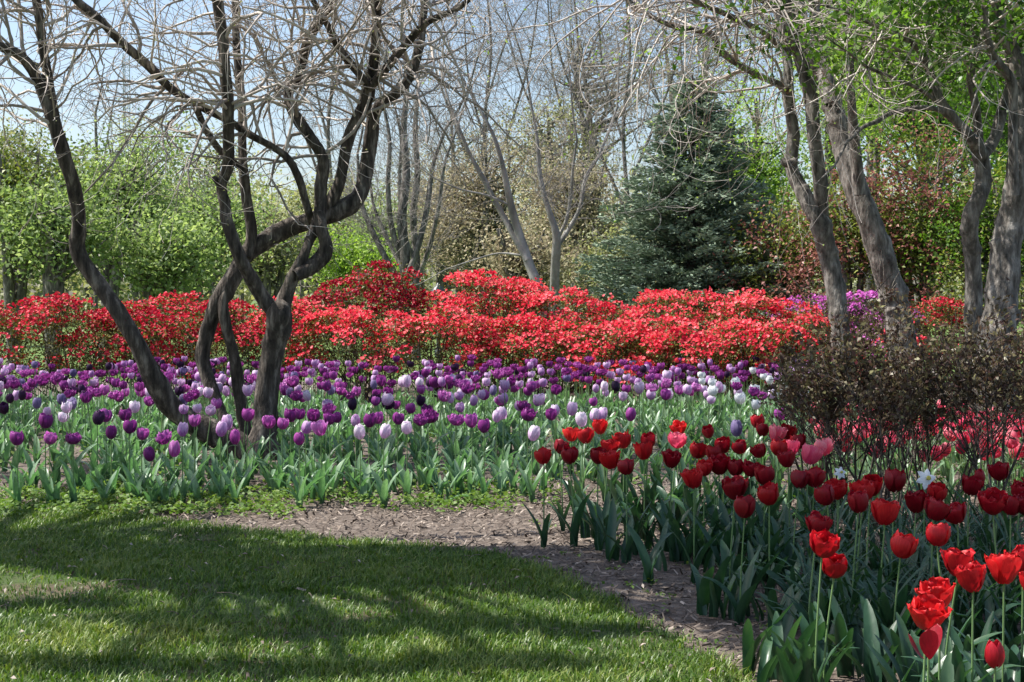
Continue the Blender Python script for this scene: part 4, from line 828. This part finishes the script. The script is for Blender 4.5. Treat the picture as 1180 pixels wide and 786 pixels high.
while len(cand) < 720 and tries < 90000:
    tries += 1; y = 10.3 + 6.9 * rng.uniform() ** .62; x = U(-.42, .40) * y
    px = 590 + F * x / y
    if px > 945 or near(x, y, TR, .35): continue
    if y < 11.2 and 480 < px < 560 and rng.uniform() < .5: continue
    if y < 12.3 and px > 600 and rng.uniform() < .75: continue      # open leaves there
    if noise.noise(Vector((x * 1.1, y * .8, 7))) < U(-.45, .05): continue
    if near(x, y, cand, .12 if y < 13 else .08) or near(x, y, pos, .12): continue
    cand.append((x, y))
cand.sort(key=lambda p: p[1])
mass = MB(); MC = ['p_white', 'p_purple', 'p_violet', 'p_lilac', 'p_black', 'p_blue', 'tstem', 'tleaf']
fb = {k: [flower_mb(k) for _ in range(5)] for k in ('goblet', 'cup', 'double')}
def rotm(a, s, loc):
    m = np.eye(4); c, q = math.cos(a), math.sin(a); m[:2, :2] = [[c, -q], [q, c]]; m[:3, :3] *= s; m[:3, 3] = loc; return m
for i, (x, y) in enumerate(cand):
    px = 590 + F * x / y; lil = .30 + (.34 if px > 620 and y < 14.5 else 0) + (.08 if 150 < px < 330 else 0); bk = .12 if px < 260 else .05
    u = rng.uniform(); col = 'lilac' if u < lil else 'black' if u < lil + bk else 'blue' if u < lil + bk + .05 else 'violet' if u < lil + bk + .28 else 'purple'
    kind = 'goblet' if col in ('lilac', 'blue', 'black') and rng.uniform() < .7 else ('double' if col in ('purple', 'violet') and rng.uniform() < .55 else 'cup')
    if px > 800 and y < 15.5 and rng.uniform() < .38: col, kind = 'white', 'cup'
    if kind == 'goblet' and rng.uniform() < .35: kind = 'cup'
    if i < 232:
        nm = {'lilac': 'lilac_tulip', 'black': 'black_tulip', 'white': 'white_tulip'}.get(col, 'purple_tulip')
        tulip(nm, f'{NAMES[col]} tulip crowded in the sunny drift before the red azaleas', nm.replace('_', ' '), x, y, kind, col, None, 1.12, 3, 'tleaf', PG, U(.98, 1.18))
    else:
        h = HS[int(rng.integers(4))] * U(1.0, 1.18); mass.merge(stem_mb(h, (0, 0)), rotm(0, 1, (x, y, 0)), 0, 6)
        mass.merge(fb[kind][int(rng.integers(5))], rotm(U(0, 6.28), 1.18 * U(.9, 1.1), (x, y, h)), U(-.2, .2), MC.index('p_' + col))
        for k in range(2): mass.merge(LEAFB[int(rng.integers(14))], rotm(U(0, 6.28), 1, (x, y, 0)), U(-.1, .1), 7)
tag(build('distant_tulips', mass, [M[c] for c in MC], None, True), 'farthest purple and lilac tulips massed against the azaleas', kind='stuff')
# leaf rosettes filling both beds
def foliage(pts, name, label, m, nper=(3, 5), sc_=(.7, 1.05)):
    mb = MB()
    for x, y in pts:
        if noise.noise(Vector((x * 2.1, y * 1.7, 2.0))) < U(-.6, -.05): continue
        for k in range(int(rng.integers(*nper))): mb.merge(LEAFB[int(rng.integers(14))], rotm(U(0, 6.28), U(*sc_), (x + U(-.02, .02), y + U(-.02, .02), 0)), U(-.15, .15))
    tag(build(name, mb, m, None, True), label, kind='stuff')
pts = []
tries = 0
while len(pts) < 1500 and tries < 40000:
    tries += 1; y = 9.0 + 7.8 * rng.uniform() ** .9; x = U(-.42, .42) * y; px = 590 + F * x / y
    if near(x, y, TR, .4) or (px > 940 and y < 10): continue
    g0 = 9.0 if px < 600 else 9.6 + (px - 600) * .003
    if y < g0 or (y < 10.3 and rng.uniform() < .55) or (px < 120 and y < 11.5 and rng.uniform() < .6): continue
    pts.append((x, y))
foliage(pts, 'tulip_foliage', 'green tulip leaves packed between the purple flowers', M['tleaf'], (3, 5), (.58, .95))
pts = []
for _ in range(190):
    px, py = U(0, 640), U(562, 588) + 0; q = onz(px, py)
    if px > 380 and rng.uniform() < .3 or rng.uniform() < .45: continue
    pts.append((q[0], q[1] + U(0, .6)))
foliage(pts, 'tulip_foliage', 'leaf clumps along the grassy front edge of the purple bed', M['tleaf'], (3, 6), (.5, .98))
pts = []
for _ in range(330):
    x, y = RED_POS[int(rng.integers(len(RED_POS)))]; x += U(-.22, .3); y += U(-.12, .3)
    if 590 + F * x / y < 700 and rng.uniform() < .75: continue
    pts.append((x, y))
for _ in range(90):
    q = onz(U(860, 1250), U(650, 800)); 
    if q[0] > .9: pts.append((q[0], q[1]))
foliage(pts, 'red_bed_foliage', 'blue green tulip leaves, darkened for shade, packed under the red flowers', M['tleaf_shaded'], (2, 4), (.65, 1.05))
# thin daffodil-like strap leaves in the red bed
sb = MB(); SL = [leaf_mb(U(.28, .40), U(.010, .016), U(.3, 1.6), .2, U(-1, 1)) for _ in range(8)]
for _ in range(520):
    q = onz(U(930, 1220), U(610, 760)); sb.merge(SL[int(rng.integers(8))], rotm(U(0, 6.28), U(.8, 1.15), (q[0], q[1], 0)), U(-.1, .15))
tag(build('strap_leaves', sb, M['tleaf_shaded'], None, True), 'narrow daffodil leaves among the red tulips', kind='stuff')
# ground cover at the bed's edge
def weeds():
    mb = MB()
    for _ in range(760):
        px = U(-60, 640); py = U(562, 598) if px < 330 else U(560, 590); q = onz(px, py)
        if noise.noise(Vector((q[0] * 1.6, q[1] * 2.2, 4.0))) < U(-.25, .15): continue
        if px > 330 and rng.uniform() < .6: continue
        n = int(U(8, 22)); P = np.column_stack([q[0] + rng.normal(size=n) * .05, q[1] + rng.normal(size=n) * .07, rng.uniform(.01, .06, n)])
        leaves(mb, P, .032, .028, 1.2, np.clip(U(.2, .8) + rng.normal(size=n) * .15, 0, 1))
    for _ in range(70):
        q = onz(U(600, 1000), U(600, 780)); 
        if inside(np.array([q[:2]]), LP)[0]: continue
        n = int(U(4, 12)); P = np.column_stack([q[0] + rng.normal(size=n) * .03, q[1] + rng.normal(size=n) * .03, rng.uniform(.008, .03, n)]); leaves(mb, P, .022, .018, 1.2)
    for _ in range(600):
        y = U(9.2, 15); x = U(-.42, .42) * y; n = 8; P = np.column_stack([x + rng.normal(size=n) * .06, y + rng.normal(size=n) * .07, rng.uniform(.01, .08, n)]); leaves(mb, P, .035, .03, 1.2)
    return mb
tag(build('ground_cover', weeds(), M['weed']), 'low light green weeds along the front of the tulip bed', kind='stuff')
# a flopped broad leaf in front of the bed
for px, py, a, lab in ((533, 581, .1, 'broad green tulip leaf lying flat on the mulch edge'),):
    q = onz(px, py); mb = leaf_mb(.24, .07, 1.35, .3, .3); o = build('fallen_leaf', mb, M['tleaf'], None, True); o.location = (q[0] - .1, q[1], .01); o.rotation_euler = (0, R(50), a); tag(o, lab, 'leaf')

# ------------------------------------------------------------------ daffodils
def daffodil(px, py, h, label, s=1.0, tilt=1.2):
    x, y = place(px, py, h); t = thing('daffodil', label, 'daffodil', (x, y, 0), None)
    mb = MB(); P = spline([[0, 0.03, -.01], [0, .02, h * .6], [0, .01, h - .01], [0, -.012, h]], 3); tube(mb, P, .0032 * s, 6, .4); build('stem', mb, M['tstem'], t, True)
    fm = MB()
    for k in range(6):
        a = k * 1.047 + .2; L = .042 * s; w = .013 * s; d = np.array([math.cos(a), 0, math.sin(a)]); e = np.array([-math.sin(a), 0, math.cos(a)]); V = []
        for t_ in (0, .35, .7, 1.0):
            ww = w * (.35, 1, .8, .06)[(0, .35, .7, 1.0).index(t_)]
            for sg in (-1, 0, 1): V.append(d * L * t_ + e * ww * sg + np.array([0, .010 * t_ * t_ + .004 * abs(sg), 0]))
        fm.add(np.array(V), [[j * 3 + i, j * 3 + i + 1, j * 3 + i + 4, j * 3 + i + 3] for j in range(3) for i in range(2)], .6)
    fo = build('petals', fm, M['p_white'], t, True); fo.location = (0, -.02, h); fo.rotation_euler = (-.35, 0, .2)
    cm = MB(); tube(cm, np.array([[0, 0, 0], [0, -.006, 0], [0, -.014, 0]]) * s, np.array([.004, .007, .009]) * s, 9, .5); co = build('cup', cm, M['yellow'], t, True); co.location = (0, -.02, h); co.rotation_euler = (-.35, 0, .2)
daffodil(1067, 551, .47, 'white star shaped daffodil among the dark red tulips', 1.25)
daffodil(968, 544, .45, 'small white daffodil behind the red heads near the leftmost shrubs', .8)

# ------------------------------------------------------------------ park lamp, radio mast, stone
def lamp():
    b = at(505, 345, 32); t = thing('park_lamp', 'dark green park lamp top peeping over the red azaleas', 'lamp', (b[0], 32, 0)); H = at(505, 326, 32)[2]
    mb = MB(); tube(mb, [[0, 0, -.05], [0, 0, .2], [0, 0, .22], [0, 0, H - .55]], [.09, .08, .045, .04], 10); build('post', mb, M['metal_green'], t, True)
    mb = MB(); tube(mb, [[0, 0, H - .56], [0, 0, H - .52], [0, 0, H - .2]], [.05, .09, .15], 8); build('lantern', mb, M['glass'], t)
    mb = MB(); tube(mb, [[0, 0, H - .21], [0, 0, H - .18], [0, 0, H - .06], [0, 0, H]], [.20, .19, .06, .015], 8); build('cap', mb, M['metal_green'], t, True)
lamp()
def mast():
    D = 420; b = at(147, 345, D); H = at(147, 62, D)[2]; t = thing('radio_mast', 'faint grey lattice radio mast beyond the green trees', 'mast', (b[0], D, 0))
    mb = MB(); cs = [(1, 0), (-.5, .87), (-.5, -.87)]; w = 1.1; n = 46
    for cx, cy in cs: tube(mb, [[cx * w, cy * w, 0], [cx * w, cy * w, H]], .17, 4)
    for i in range(n):
        z0, z1 = H * i / n, H * (i + 1) / n
        for k in range(3):
            a, c = cs[k], cs[(k + 1) % 3]; tube(mb, [[a[0] * w, a[1] * w, z0], [c[0] * w, c[1] * w, z1]], .09, 3); tube(mb, [[a[0] * w, a[1] * w, z1], [c[0] * w, c[1] * w, z1]], .07, 3)
    build('lattice', mb, M['mast'], t)
    mb = MB(); tube(mb, [[0, 0, H], [0, 0, H + 5]], .12, 4); build('antenna', mb, M['mast'], t)
mast()
q = onz(-6, 470); mb = MB()
import bmesh
bm = bmesh.new(); bmesh.ops.create_cube(bm, size=1)
for v in bm.verts: v.co = Vector((v.co.x * .55, v.co.y * .35, v.co.z * .14 + .07)) + Vector((U(-.012, .012), U(-.012, .012), U(-.01, .01)))
bmesh.ops.bevel(bm, geom=bm.edges[:], offset=.015, segments=2, affect='EDGES')
me = bpy.data.meshes.new('stone'); bm.to_mesh(me); bm.free(); me.materials.append(M['stone'])
so = link('edging_stone', me, None, (q[0] - .05, q[1], .12)); tag(so, 'pale flat stone at the left end of the tulip bed', 'stone')
